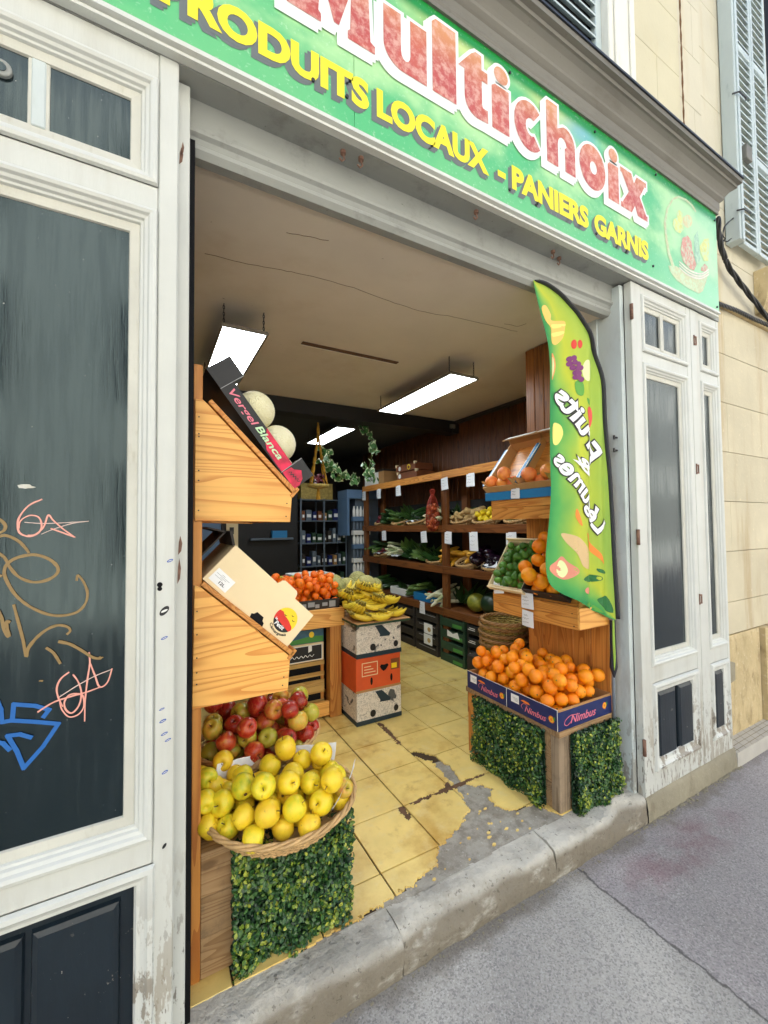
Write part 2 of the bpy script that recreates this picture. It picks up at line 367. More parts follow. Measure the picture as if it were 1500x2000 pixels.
surf('base_stone', S(200,180,136), .88, .12, 4, (1,1,1), [(9,(1,1,.4),.48,.7,S(142,118,82),.75), (30,(1,1,1),.55,.7,S(226,214,180),.5)], [(30,(1,1,1),.6,.01)], world=True)
surf('cornice_paint', S(116,113,104), .6, .12, 3, (.3,1,1), [(10,(.3,1,1),.5,.75,S(92,87,77),.6), (60,(1,1,1),.62,.72,S(78,70,58),.5)], [(40,(.5,1,1),.2,.004)], world=True)
surf('flashing', S(38,42,48), .5, .3, 12, world=True)
surf('shutter_paint', S(186,198,197), .5, .08, 4, (1,1,.4), [(20,(1,1,.3),.58,.75,S(140,160,160),.5), (50,(1,1,1),.7,.74,S(100,98,90),.6)], [(40,(1,1,.3),.2,.003)], world=True)
surf('surround_paint', S(224,222,210), .6, .06, 3, (1,1,.4), [(10,(1,1,.3),.55,.78,S(186,180,160),.5)], world=True)
plain('dark_void', (.006,.006,.007), .8, .2)  # near-black, stands in for the darkness of gaps and holes
plain('black_iron', (.02,.02,.022), .45); plain('cable_black', (.012,.012,.013), .42)
surf('rusty', S(124,92,76), .8, .35, 40, bumps=[(80,(1,1,1),.4,.003)])
surf('rope', S(120,88,58), .9, .3, 60)
surf('step_tile', S(190,186,176), .6, .08, 6, world=True)
wood('pier_wood', S(150,94,44), S(108,60,24), 'z', .42, rnd=.14)
wood('panelling', S(104,60,28), S(66,34,14), 'z', .42, rnd=.16)
wood('pine', S(238,180,96), S(204,130,54), 'x', .42, scale=.8)
wood('pine_y', S(214,148,72), S(176,102,40), 'y', .42)
wood('pine_z', S(206,140,66), S(168,98,40), 'z', .42)
wood('shelf_wood', S(124,74,34), S(88,48,20), 'y', .5); wood('shelf_wood_z', S(124,74,34), S(88,48,20), 'z', .5)
wood('old_board', S(172,140,100), S(138,104,66), 'x', .75, dirt=.55)
wood('grey_board', S(160,140,115), S(124,104,80), 'z', .8, dirt=.45)
plain('nail', (.02,.014,.01), .6)

# ------------------------------------------------------------------ ground and doorstep
st = MB().add([(-60,-60,0),(60,-60,0),(60,.3,0),(-60,.3,0)], [(0,1,2,3)]).build('pavement', M['asphalt'], org=(0,0,0)); tag(st, kind='structure')
step = bpy.data.objects.new('doorstep', None); C.objects.link(step); ORG['doorstep'] = Vector((0,0,0)); tag(step, kind='structure')
prof = [(-.004,-.02),(-.008,.02),(-.010,.055),(-.008,.085),(-.006,.112),(-.002,.128),(.008,.139),(.022,.1445),(.050,.147),(.085,.149),(.128,.150)]
def dsp(x, y, z, a, f): return Vector(mnoise.noise_vector(Vector((x*f, y*f*1.3, z*f*1.3))))*a
edges = [-1.3, -.62, .08, .845, 1.70, 2.47]
for i in range(5):
    xa, xb = edges[i]+.003, edges[i+1]-.003; n = int((xb-xa)/.015); mb = MB(); vs = []
    for a in range(n+1):
        x = xa+(xb-xa)*a/n
        for k, (y, z) in enumerate(prof):
            p = Vector((x,y,z)); chip = max(0, mnoise.noise(Vector((x*4.1+i*7, .3, 1)))-.12)*.07*(1 if 4 <= k <= 7 else .15)
            d0 = dsp(x,y,z+i,.009,7)+dsp(x,y,z,.0055,30)+dsp(x,y,z,.002,90); d0.z *= .5; p += d0; p.y += chip; p.z -= chip*.6
            p.y = min(p.y, .13) if k < 10 else .13
            vs.append(p)
    m = len(prof); mb.add(vs, [(a*m+k, (a+1)*m+k, (a+1)*m+k+1, a*m+k+1) for a in range(n) for k in range(m-1)])
    mb.add([vs[k] for k in range(m)]+[(xa,.13,-.02)], [tuple(range(m+1))]); mb.add([vs[n*m+k] for k in range(m)]+[(xb,.13,-.02)], [tuple(range(m,-1,-1))])
    mb.build('stone', M['sill_stone'], step, smooth=True)
fl = MB().box(-.6,3.4,.128,6.7,-.05,.1462).build('floor', M['grout'], org=(1,1,0)); tag(fl, kind='structure')
def inpoly(x, y, P):
    c = False; j = len(P)-1
    for i in range(len(P)):
        if (P[i][1] > y) != (P[j][1] > y) and x < (P[j][0]-P[i][0])*(y-P[i][1])/(P[j][1]-P[i][1])+P[i][0]: c = not c
        j = i
    return c
def zp(L): return [tuple(PZ(a,b,.155)[:2]) for a,b in L]
GAP = zp([(560,1875),(622,1832),(690,1798),(757,1758),(771,1748),(814,1720),(848,1686),(853,1657),(891,1619),(918,1580),(898,1548),(867,1512),(842,1488),(826,1482),(806,1474),(800,1469),(812,1466),(845,1474),(880,1498),(906,1530),(940,1533),(963,1540),(957,1561),(968,1573),(1002,1583),(1040,1568),(1120,1600),(1120,1700),(700,1950),(560,1950)])
# rough screed where the tiles have gone
mb = MB(); nx, ny = 90, 44; vs = []
for a in range(nx+1):
    for b in range(ny+1):
        x = .55+1.55*a/nx; y = .122+.75*b/ny
        vs.append((x, y, .1482+.0026*mnoise.noise(Vector((x*14,y*14,0)))+.0018*mnoise.noise(Vector((x*50,y*50,4)))))
mb.add(vs, [(a*(ny+1)+b,(a+1)*(ny+1)+b,(a+1)*(ny+1)+b+1,a*(ny+1)+b+1) for a in range(nx) for b in range(ny) if inpoly(.55+1.55*(a+.5)/nx, .122+.75*(b+.5)/ny, GAP) or inpoly(.55+1.55*(a+1.6)/nx, .122+.75*(b+.5)/ny, GAP) or inpoly(.55+1.55*(a-.6)/nx, .122+.75*(b+.5)/ny, GAP)])
mb.build('screed_patch', M['concrete'], fl, smooth=True)
BR = [zp(p) for p in ([(736,1412),(746,1411),(764,1430),(784,1452),(780,1457),(757,1434)], [(800,1568),(838,1551),(866,1539),(873,1524),(880,1535),(905,1524),(945,1510),(949,1513),(905,1531),(872,1548),(840,1556),(815,1571)], [(776,1573),(791,1577),(804,1597),(797,1602),(781,1588)])]
for P in BR:
    cx = sum(p[0] for p in P)/len(P); cy = sum(p[1] for p in P)/len(P)
    MB().prism([(cx+(p[0]-cx)*1.02, cy+(p[1]-cy)*1.02) for p in P], .145, .1535, 'z').build('adhesive_patch', M['adhesive'], fl)
TX, TY, TW, TD = .905, .28, .3245, .330
tile_me = None
for i in range(-3, 8):
    for j in range(-1, 16):
        x0, x1 = TX+TW*i+.004, TX+TW*(i+1)-.004; y0, y1 = TY+TD*j+.004, TY+TD*(j+1)-.004
        if j == -1: y0 = .13
        if x1 > 3.32: continue
        hit = any(inpoly(x0+(x1-x0)*a/9, y0+(y1-y0)*b/9, P) for a in range(10) for b in range(10) for P in [GAP]+BR)
        zt = .1555+random.uniform(-.0007,.0007)
        if not hit:
            if j == -1: MB().box(x0,x1,y0,y1,.140,zt).build('tile', M['tile_glaze'], fl, bevel=.0018)
            else:
                if tile_me is None:
                    o = MB().box(-TW/2+.004,TW/2-.004,-TD/2+.004,TD/2-.004,-.015,0).build('tile', M['tile_glaze'], org=(0,0,0), bevel=.0018); tile_me = o; src = o
                    o.parent = fl; o.location = ((x0+x1)/2-ORG['floor'].x,(y0+y1)/2-ORG['floor'].y,zt)
                else:
                    o = src.copy(); C.objects.link(o); o.location = ((x0+x1)/2-ORG['floor'].x,(y0+y1)/2-ORG['floor'].y,zt)
            continue
        N = 56; ny_ = max(8, int(N*(y1-y0)/TD)); keep = {}
        def pt(a, b):
            x, y = x0+(x1-x0)*a/N, y0+(y1-y0)*b/ny_
            if 0 < a < N and 0 < b < ny_: d = dsp(x,y,0,.0022,160); x += d.x; y += d.y
            return x, y
        for a in range(N):
            for b in range(ny_):
                x, y = pt(a+.5, b+.5); d = dsp(x,y,2,.016,26)+dsp(x,y,5,.012,80)+dsp(x,y,9,.006,200)
                keep[a,b] = not any(inpoly(x+d.x, y+d.y, P) for P in [GAP]+BR)
        idx = {}; vs = []; fs = []
        def vid(a, b, top):
            if (a,b,top) not in idx: idx[a,b,top] = len(vs); vs.append((*pt(a,b), zt if top else .145))
            return idx[a,b,top]
        for (a,b), k in keep.items():
            if not k: continue
            fs.append((vid(a,b,1),vid(a+1,b,1),vid(a+1,b+1,1),vid(a,b+1,1)))
            for da, db, e in ((-1,0,((a,b+1),(a,b))),(1,0,((a+1,b),(a+1,b+1))),(0,-1,((a,b),(a+1,b))),(0,1,((a+1,b+1),(a,b+1)))):
                if not keep.get((a+da,b+db), False): fs.append((vid(*e[0],0),vid(*e[1],0),vid(*e[1],1),vid(*e[0],1)))
        if len(fs) > 40: MB().add(vs, fs).build('tile', M['tile_glaze'], fl)
# crumbs of tile and mortar on the bare patch
for k in range(70):
    x, y = random.uniform(.95,1.75), random.uniform(.14,.6)
    if not inpoly(x,y,GAP): continue
    s = random.uniform(.003,.014); q = [(x+s*math.cos(a)*random.uniform(.6,1.2), y+s*.6*math.sin(a)*random.uniform(.6,1.2)) for a in [0,1.1,2.2,3.3,4.4,5.4]]
    MB().prism(q, .146, .153, 'z').build('tile_fragment', M['tile_glaze'] if k%3 else M['concrete'], fl)

# ------------------------------------------------------------------ shop shell
def struct(name, mat, *b): return tag(MB().box(*b).build(name, mat), kind='structure')
cl = struct('ceiling', M['ceiling_paint'], -.6,3.42,.15,2.66,2.98,3.3)
# hairline cracks in the plaster
mb = MB()
for path in ([(400,495),(470,512),(560,530),(610,540),(690,562),(760,588),(830,610),(900,622),(1010,648)], [(560,455),(600,462),(640,470)], [(985,632),(1010,637),(1028,632)]):
    P = smoothpath([PZ(a,b,2.979) for a,b in path], 6); P = [p+dsp(p.x,p.y,0,.008,25) for p in P]
    for p in P: p.z = 2.9795
    mb.tube(P, .0016, 4)
for k in range(0):
    a, b = random.uniform(385,520), random.uniform(400,610); p = PZ(a,b,2.979); r = random.uniform(.012,.03); a0 = random.uniform(0,6)
    mb.tube([(p.x+r*math.cos(a0+q*.25), p.y+r*.8*math.sin(a0+q*.25), 2.9785) for q in range(random.randint(5,10))], .0014, 4)
surf('crack_line', S(128,104,78), .9, .2, 30)
mb.build('crack', M['crack_line'], cl)
struct('ceiling_rear', M['unlit_ceiling'], -.6,3.42,2.66,6.7,2.98,3.3)
struct('ceiling_beam', M['beam_black'], -.6,3.38,2.62,2.80,2.835,2.979)
struct('wall_left', M['back_wall'], -.62,-.45,.06,6.7,-.05,2.98)
struct('wall_back', M['back_wall'], -.6,3.42,6.6,6.75,-.05,2.98)
wr = struct('wall_right', M['back_wall'], 3.335,3.45,.3,6.7,-.05,2.98)
plk = None
for k in range(46):
    y = .80+k*.098
    if plk is None: plk = MB().box(3.318,3.336,y+.002,y+.094,2.0,2.979).build('plank', M['panelling'], wr, bevel=.004)
    else: o = plk.copy(); C.objects.link(o); o.location = Vector(plk.location)+Vector((0,.098*k,0))
pier = struct('wall_pier', M['panelling'], 2.422,3.335,.26,.745,.0,2.979)
for k in range(6): MB().box(2.404,2.424,.265+k*.08,.342+k*.08,.15,2.975).build('plank', M['pier_wood'], pier, bevel=.004)
for k in range(9): MB().box(2.43+k*.1,2.526+k*.1,.744,.76,.15,2.975).build('plank', M['panelling'], pier, bevel=.004)
mb = MB().box(3.27,3.30,.8,2.6,2.945,2.975); mb.box(3.24,3.262,.8,2.6,2.955,2.975); tag(mb.build('conduit', M['back_wall']), 'grey cable conduit along the ceiling above the wood panelling', 'conduit')
# pier behind the right shutters and jambs
struct('wall_front', M['back_wall'], 2.47,3.56,.055,.34,-.02,3.13)
struct('wall_front_side', M['back_wall'], -2.2,.02,.065,.30,-.02,3.13)

# ------------------------------------------------------------------ the sunlit side of the street behind the camera (seen in the glossy panels)
surf('opposite_render', S(224,224,218), .9, .05, 1.5, world=True)
wo_ = struct('wall_opposite', M['opposite_render'], -28,28,-9.2,-8.2,0,10.5)
for k in range(-9, 10):
    for z in (.9,4.2,7.5): MB().box(k*2.9-.55,k*2.9+.55,-8.2,-8.15,z,z+2.0).build('window', M['slate_panel'], wo_)
# ------------------------------------------------------------------ shop building above the opening
sb = thing('shop_building', 'yellow rendered building with moulded cornice above the green shop sign', 'building', (0,.1,0))
box('facade_core', M['yellow_render'], sb, -26,3.19,.105,.5,3.16,9, 0)  # carried far left out of view to keep the street in shade
box('facade_core', M['yellow_render'], sb, -26,-2.3,.07,.5,.0,3.155,0)  # unseen run of wall, added to keep the sun off the street
box('unseen_roof', M['cornice_paint'], sb, -26,3.19,.5,9,8.8,9,0)  # out of view, added so that the building blocks the sun
def rows(par, mat, x0, x1, y0, y1, z0, z1, h, w, off=0, skip=None):
    k = 0; z = z0
    while z < z1-.02:
        zt = min(z+h, z1); x = x0-(off+k*.5)%1*w
        while x < x1:
            a, b = max(x,x0), min(x+w,x1)
            if b-a > .03 and not (skip and skip(a,b,z,zt)): box('stone_block', mat, par, a+.0012,b-.0012,y0,y1,z+.0018,zt-.0018,.002)
            x += w
        z = zt; k += 1
rows(sb, M['yellow_render'], 2.60,3.188,.03,.062,4.0,7.2,.40,.6)
rows(sb, M['yellow_render'], -1.6,1.0,.03,.062,4.0,7.2,.40,1.3)
# cornice with a return at its end
CP = [(.03,3.885),(.045,3.885),(.045,3.905),(.05,3.915),(.05,3.965),(.058,3.972),(.07,3.985),(.072,4.0),(.08,4.012),(.098,4.035),(.118,4.05),(.128,4.052),(.128,4.075),(.15,4.08),(.15,4.11)]
mb = MB(); n = len(CP); vs = []
for d, z in CP: vs += [(-3.4,-d,z),(3.487+d-.03,-d,z),(3.487+d-.03,.12,z)]
mb.add(vs, [(3*i+k,3*i+k+1,3*i+k+4,3*i+k+3) for i in range(n-1) for k in range(2)])
mb.add([(-3.4,-.03,3.885),(3.487,-.03,3.885),(3.487,.12,3.885),(-3.4,.12,3.885)], [(3,2,1,0)])
co = mb.build('cornice', M['cornice_paint'], sb)
mb = MB(); mb.add([(-3.4,-.158,4.11),(3.615,-.158,4.11),(3.615,.12,4.11),(-3.4,.12,4.11),(-3.4,-.156,4.126),(3.613,-.156,4.126),(3.613,.12,4.165),(-3.4,.12,4.165)], [(3,2,1,0),(4,5,6,7),(0,1,5,4),(1,2,6,5),(3,0,4,7)])
mb.build('flashing', M['flashing'], co)
# lintel under the sign: soffit, fascia and moulding
mb = MB().box(-3.4,3.56,-.0,.104,3.146,3.88); mb.build('lintel', M['soffit_paint'], sb)
mb = MB(); P = [(.094,3.17),(.094,3.06),(.096,3.05),(.088,3.043),(.088,3.03),(.10,3.02),(.108,3.004),(.102,2.998),(.102,2.985),(.118,2.966),(.155,2.966),(.155,3.17)]
mb.prism(P, .02, 2.47, 'x'); mb.build('lintel_moulding', M['soffit_paint'], sb)
for (a,b) in ((670,295),(705,308),(930,412),(1080,490),(1092,503),(950,535)):
    p = PZ(a,b,3.146); mb = MB().tube([p, p-Vector((0,0,.012))], .011, 8); mb.tube([p-Vector((0,0,.01)),p-Vector((-.006,0,.03)),p-Vector((.004,0,.042)),p-Vector((.016,0,.034))], .0035, 5)
    mb.build('hook', M['rusty'], sb)
# left and right jambs
box('jamb', M['jamb_paint'], sb, 2.435,2.47,.045,.262,.0,3.13,.004)
box('jamb_bead', M['jamb_paint'], sb, 2.425,2.4355,.19,.262,.15,3.02,.003)
box('jamb', M['white_paint'], sb, .0,.1015,.05,.085,.13,3.14,.003)
box('jamb', M['dark_void'], sb, .0,.12,.09,.16,.13,3.0,0)  # black box that stands in for the dark gap inside the jamb
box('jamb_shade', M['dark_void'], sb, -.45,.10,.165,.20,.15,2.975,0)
# window above the cornice with louvred shutters
def louvre(par, mat, x0, x1, y0, y1, z0, z1, st=.05, pitch=.068, tilt=.42, mid=()):
    for a, b in ((x0,x0+st),(x1-st,x1)): box('stile', mat, par, a,b,y0,y1,z0,z1,.003)
    zs = [z0, *mid, z1]
    for z in zs:
        a = z if z == z0 else z-st; box('rail', mat, par, x0+st,x1-st,y0+.002,y1-.002,a,a+st*(1 if z in (z0,z1) else 1.6),.003)
    sl = None; z = z0+st+pitch*.6; k = 0
    while z < z1-st-.02:
        if all(not (m-st-.02 < z < m+st*.6+.02) for m in zs[1:-1]):
            t = pitch*.62; yc = (y0+y1)/2; dy = (y1-y0)*.46; th = .008
            poly = [(yc-dy,z-t*tilt),(yc-dy,z-t*tilt+th*1.6),(yc+dy,z+t*tilt+th),(yc+dy,z+t*tilt-th*.6)]
            if sl is None: sl = MB().prism(poly, x0+st-.002, x1-st+.002, 'x').build('slat', mat, par); zs0 = z
            else: o = sl.copy(); C.objects.link(o); o.location = Vector(sl.location)+Vector((0,0,z-zs0))
        z += pitch
win = thing('window', 'white framed upper window with closed pale blue louvred shutters above the cornice', 'window', (1.8,.03,4.1))
mb = MB().box(2.33,2.595,.0,.07,4.0,7.0); mb.build('surround', M['surround_paint'], win, bevel=.006)
box('surround_bead', M['surround_paint'], win, 2.375,2.42,-.012,.0,4.0,7.0,.004); box('surround_bead', M['surround_paint'], win, 2.53,2.58,-.012,.0,4.0,7.0,.004)
box('surround', M['surround_paint'], win, 1.0,1.10,.0,.07,4.0,7.0,.006)
box('sill', M['surround_paint'], win, 1.02,2.58,-.02,.065,3.99,4.14,.004)
box('void', M['dark_void'], win, 1.1,2.33,.10,.105,4.0,7.0,0)
louvre(win, M['shutter_paint'], 1.73,2.328,.045,.08,4.15,6.2,.055); louvre(win, M['shutter_paint'], 1.11,1.72,.045,.08,4.15,6.2,.055)

# ------------------------------------------------------------------ shop sign
def sign_mat():
    t = NT('sign_print'); x, y, z = t.sep(t.pos())[:3]; n1 = t.noise(2.2,(1,1,1.3),4,.6,world=True); n2 = t.noise(70,(1,1,1),3,.6,world=True)
    lower = S(86,186,120)
    c = t.mix(t.mrange(n1,.36,.62), lower, S(180,224,160))
    blue = t.math('MULTIPLY', t.mrange(t.math('ABSOLUTE', t.math('SUBTRACT', x, 1.98)), .26, 0), t.mrange(t.math('ABSOLUTE', t.math('SUBTRACT', z, 3.80)), .14, 0))
    yel = t.math('MULTIPLY', t.mrange(t.math('ABSOLUTE', t.math('SUBTRACT', x, 1.15)), .42, 0), t.mrange(t.math('ABSOLUTE', t.math('SUBTRACT', z, 3.86)), .16, 0))
    yel2 = t.math('MULTIPLY', t.mrange(t.math('ABSOLUTE', t.math('SUBTRACT', x, 1.75)), .3, 0), t.mrange(t.math('ABSOLUTE', t.math('SUBTRACT', z, 3.85)), .12, 0))
    c = t.mix(t.math('MULTIPLY',blue,.8), c, S(110,176,200)); c = t.mix(t.math('MULTIPLY',t.math('ADD',yel,yel2),.8), c, S(222,226,130))
    pale = t.mrange(x, 2.5, 3.3); c = t.mix(t.math('MULTIPLY',pale,.45), c, S(190,228,190))
    c = t.mix(t.mrange(z, 3.42, 3.32, 0, .85), c, t.mix(t.mrange(x,2.3,3.3), lower, S(150,214,168)))
    c = t.mix(t.mrange(z, 3.795, 3.85), c, S(24,140,58))
    c = t.mix(t.mrange(n2,.58,.75,0,.3), c, S(225,238,215))
    return t.done(c, .3, .5)
sign_mat()
sg = thing('shop_sign', 'long green fascia sign with red and yellow lettering above the entrance', 'sign', (1.2,-.03,3.19))
box('panel', M['sign_print'], sg, -1.2,.652,-.034,-.004,3.188,3.886,.001); box('panel', M['sign_print'], sg, .6535,3.485,-.034,-.004,3.188,3.886,.001)
mb = MB(); P = [(-.002,3.148),(-.030,3.148),(-.030,3.158),(-.024,3.163),(-.042,3.166),(-.042,3.176),(-.036,3.178),(-.036,3.187),(-.002,3.187)]
mb.prism(P, -1.2, 3.485, 'x'); mb.build('frame_strip', M['white_moulding'], sg)
plain('letter_yellow', S(243,230,40), .45); plain('letter_shadow', S(104,112,112), .5); plain('letter_white', S(236,238,234), .4)
def red_mat():
    t = NT('letter_red'); z = t.sep(t.pos())[2]; n = t.noise(30,(1,1,1),5,.7,world=True); n2 = t.noise(3,(1,1,1),3,.5,world=True)
    c = t.mix(t.mrange(z,3.60,3.85), S(186,78,72), S(212,150,96)); c = t.mix(t.mrange(n2,.45,.7,0,.5), c, S(214,120,84))
    c = t.mix(t.mrange(n,.40,.66,0,.7), c, S(224,184,168)); return t.done(c, .4)
red_mat()
SY = -.0345
for wd, xa, xb, sp in (('PRODUITS',.010,.712,1.0),('LOCAUX',.748,1.315,1.0),('-',1.378,1.425,1.0),('PANIERS',1.468,2.033,1.0),('GARNIS',2.085,2.602,1.0)):
    zb = 3.283
    for k, (dx, dz, lift, mt, off) in enumerate(((-.020,-.022,.0008,'letter_shadow',.07),(-.010,-.011,.0014,'letter_shadow',.07),(0,0,.0026,'letter_yellow',.05))):
        put_text(wd, 'lettering' if mt == 'letter_yellow' else 'lettering_shadow', M[mt], sg, lambda u,v,dx=dx,dz=dz,l=lift: (xa+.006+dx+u, SY-l, zb+dz+v), xb-xa-.012, .100, off)
def ell(cx, cy, rx, ry, n=26): return arc(cx,cy,rx,ry,0,360-360/n,n-1)
XH, AH = .235, .322
def glyphs():
    G = []
    H = .335; # M with slab feet
    G.append((.395, [[(0,0),(.125,0),(.125,.03),(.115,.04),(.125,.19),(.175,.03),(.195,.03),(.245,.19),(.24,.04),(.23,.03),(.23,0),(.345,0),(.345,.03),(.325,.04),(.315,H-.03),(.325,H),(.225,H),(.183,.2),(.135,H),(.02,H),(.03,H-.03),(.012,.04),(0,.03)]]))
    w = .205; s = .08
    G.append((.778, [[(0,XH),(s,XH),(s,.085)]+arc(.5*w,.085,.5*w-s,.035,180,360,6)+[(w-s,.085),(w-s,XH),(w,XH),(w,0),(.145,0)]+arc(.09,.085,.09,.085,270,180,8)]))
    G.append((1.012, [[(0,0),(.126,0),(.126,AH),(.02,AH),(0,AH-.02)]]))
    G.append((1.150, [[(0,.19),(.075,.28),(.10,.30),(.135,.30),(.135,.235),(.17,.235),(.17,.185),(.135,.185),(.135,.075)]+[(.14,.06),(.17,.06),(.17,0)]+arc(.105,.07,.07,.073,270,180,6)+[(.035,.19)]]))
    G.append((1.345, [[(0,0),(.108,0),(.108,.215),(.02,.215),(0,.20)], ell(.06,.272,.044,.040)]))
    G.append((1.486, [arc(.105,.118,.105,.123,48,312,20)+arc(.115,.118,.038,.045,300,60,8)]))
    G.append((1.712, [[(0,0),(.083,0),(.083,.12)]+arc(.118,.125,.035,.045,180,10,6)+[(.137,.12),(.137,0),(.218,0),(.218,.14)]+arc(.143,.145,.075,.088,0,100,6)+[(.083,.205),(.083,AH),(.01,AH),(0,AH-.01)]]))
    G.append((1.965, [ell(.112,.118,.112,.123), ell(.118,.118,.030,.035)[::-1]]))
    G.append((2.214, [[(0,0),(.098,0),(.098,.215),(.015,.215),(0,.20)], ell(.052,.268,.040,.038)]))
    G.append((2.330, [[(0,0),(.105,0),(.14,.055),(.165,0),(.268,0),(.268,.03),(.255,.03),(.19,.125),(.245,.205),(.262,.205),(.262,XH),(.165,XH),(.135,.185),(.11,XH),(0,XH),(0,.205),(.015,.205),(.08,.115),(.015,.03),(0,.03)]]))
    return G
for gi, (gx, loops) in enumerate(glyphs()):
    for nm, off, dx, dz, lift, mt in (('lettering_outline',.016,-.026,-.030,.0034,'letter_white'),('lettering_outline',.016,-.013,-.015,.0040,'letter_white'),('lettering_outline',.016,0,0,.0046,'letter_white'),('lettering',0,0,0,.0060,'letter_red')):
        V, Fc = fill_loops(loops, off)
        MB().add([(gx+p[0]+dx, SY-lift-(.00025 if gi%2 else 0), 3.513+p[1]+dz) for p in V], Fc).build(nm, M[mt], sg)
for a, b in ((611,158),(677,190),(995,143),(1161,258),(1280,342),(995,371),(1164,457),(1275,520),(1395,431),(1400,600)):
    p = PY(a,b,SY); MB().tube([p, p+Vector((0,-.006,0))], .007, 8).build('screw_cap', M['black_iron'], sg)
# the faded fruit basket printed at the right end
FADE = [(40,(1,1,1),.42,.62,S(190,222,186),.75)]
surf('print_wicker', S(196,200,156), .4, .12, 60, layers=FADE, world=True); surf('print_red', S(206,140,124), .4, .15, 30, layers=FADE, world=True); surf('print_lemon', S(212,216,130), .4, .12, 20, layers=FADE, world=True); surf('print_peach', S(214,200,150), .4, .12, 20, layers=FADE, world=True); surf('print_leaf', S(150,192,164), .4, .15, 30, layers=FADE, world=True)
def sgn(loops, mt, nm, lift):
    V, Fc = fill_loops([[XZ(PY(1280+a*.125, 370+b*.125, SY)) for a,b in L] for L in loops]); MB().add([(p[0],SY-lift,p[1]) for p in V], Fc).build(nm, M[mt], sg)
sgn([[(200,1190),(330,1200),(520,1330),(700,1380),(835,1290),(790,1450),(740,1590),(680,1630),(500,1540),(330,1420),(240,1300)]], 'print_wicker', 'printed_basket', .0008)
sgn([[(150,760),(130,520),(170,300),(260,140),(360,100),(480,150),(580,240),(640,350),(620,355),(560,260),(470,180),(360,135),(280,165),(200,310),(165,520),(185,760),(230,1000),(300,1200),(260,1220),(190,1010)]], 'print_wicker', 'printed_handle', .0011)
sgn([[(270,560),(280,470),(340,440),(330,370),(370,320),(420,370),(440,430),(430,520),(440,620),(390,690),(320,660)]], 'print_lemon', 'printed_fruit', .0008)
sgn([ell(500,500,75,105,18)], 'print_peach', 'printed_fruit', .0012)
sgn([[(420,760),(500,720),(560,800),(570,920),(600,1040),(640,1180),(600,1270),(520,1230),(430,1120),(390,960)]], 'print_red', 'printed_fruit', .0008)
sgn([[(720,1210),(770,1160),(820,1220),(780,1290),(710,1270)]], 'print_red', 'printed_fruit', .0012)
sgn([[(690,880),(760,780),(830,760),(840,900),(825,1120),(760,1120),(700,980)]], 'print_lemon', 'printed_fruit', .0010)
sgn([[(600,740),(660,640),(680,820),(690,980),(710,1100),(650,1180),(610,1060)]], 'print_leaf', 'printed_leaf', .0007)
for i in range(3):
    mb = MB(); pts = [(370,1130+i*45),(480,1230+i*45),(600,1300+i*40),(720,1320+i*35),(830,1250+i*40)]
    ribbon(mb, [XZ(PY(1280+a*.125,370+b*.125,SY)) for a,b in pts], .012, lambda u,v,l: (u,SY-.0018-l,v)); mb.build('printed_rim', M['surround_paint'], sg)
# ------------------------------------------------------------------ left shutter panel (close to the camera)
dl = thing('shutter_door', 'white painted timber shutter with tall black graffitied panel left of the entrance', 'door', (-.45,0,.12))
WP, WM, CB = M['white_paint'], M['white_moulding'], M['cream_bead']
XL, XR = -.98, .066
box('backing', WP, dl, XL,.06,.036,.064,.10,3.145,0)
box('stile', WP, dl, .012,XR,.0,.046,.02,3.150,.004)
box('stile', WP, dl, XL-.06,XL,.0,.046,.02,3.150,.003)
mb = MB()
for z0, z1 in ((3.066,3.146),(2.658,2.729),(.739,.806),(.02,.17)): box('rail', WP, dl, XL,.0115,.002,.036,z0,z1,.003)
MO = [(0,.0015),(.004,-.009),(.013,-.012),(.021,-.008),(.026,.000),(.034,.004),(.038,.012),(.044,.014),(.047,.022)]
BE = [(0,.0225),(.003,.0215),(.026,.0245),(.029,.032)]
def panel(par, x0, x1, z0, z1, mat, nm='panel', mo=MO, bead=True, depth=.031):
    MB().ring(x0,x1,z0,z1,mo).build('moulding', WM, par); i = mo[-1][0]-.001
    if bead: MB().ring(x0+i,x1-i,z0+i,z1-i,BE).build('bead', CB, par); i += .029
    return box(nm, mat, par, x0+i-.004,x1-i+.004,depth,depth+.006,z0+i-.004,z1-i+.004,0)
panel(dl, XL,.0115,2.73,3.065, M['slate_panel'])
MB().box(-.294,-.262,.020,.034,2.80,2.99).build('glazing_bar', M['jamb_paint'], dl, bevel=.003)
MB().box(-.302,-.254,.024,.0345,2.80,2.99).build('glazing_bar_edge', M['cream_bead'], dl, bevel=.002)
p = PY(3,135,.028); mb = MB(); mb.tube([p+Vector((0,.004,0)),p-Vector((0,.008,0))], .023, 16); mb.build('ring_plate', M['soffit_paint'], dl, smooth=False, bevel=.002); MB().tube([p-Vector((0,.0085,0)),p-Vector((0,.010,0))], .012, 14).build('ring_hole', M['slate_panel'], dl)
bigp = panel(dl, XL,.0115,.807,2.657, M['slate_panel'])
lp = panel(dl, XL,.018,.171,.738, M['navy_paint'], 'lower_panel', mo=[(0,.0015),(.006,-.010),(.018,-.012),(.026,-.004),(.036,.002),(.046,.004),(.052,.014)], bead=False, depth=.030)
# raised fields of the lower panel
for a, b in ((-.262,-.066),(-.50,-.275),(-.74,-.515)):
    mb = MB().ring(a,b,.235,.660,[(0,.0295),(.004,.018),(.016,.012),(.020,.012)]); mb.add([(a+.02,.012,.255),(b-.02,.012,.255),(b-.02,.012,.64),(a+.02,.012,.64)], [(0,1,2,3)]); mb.build('raised_field', M['navy_paint'], dl)
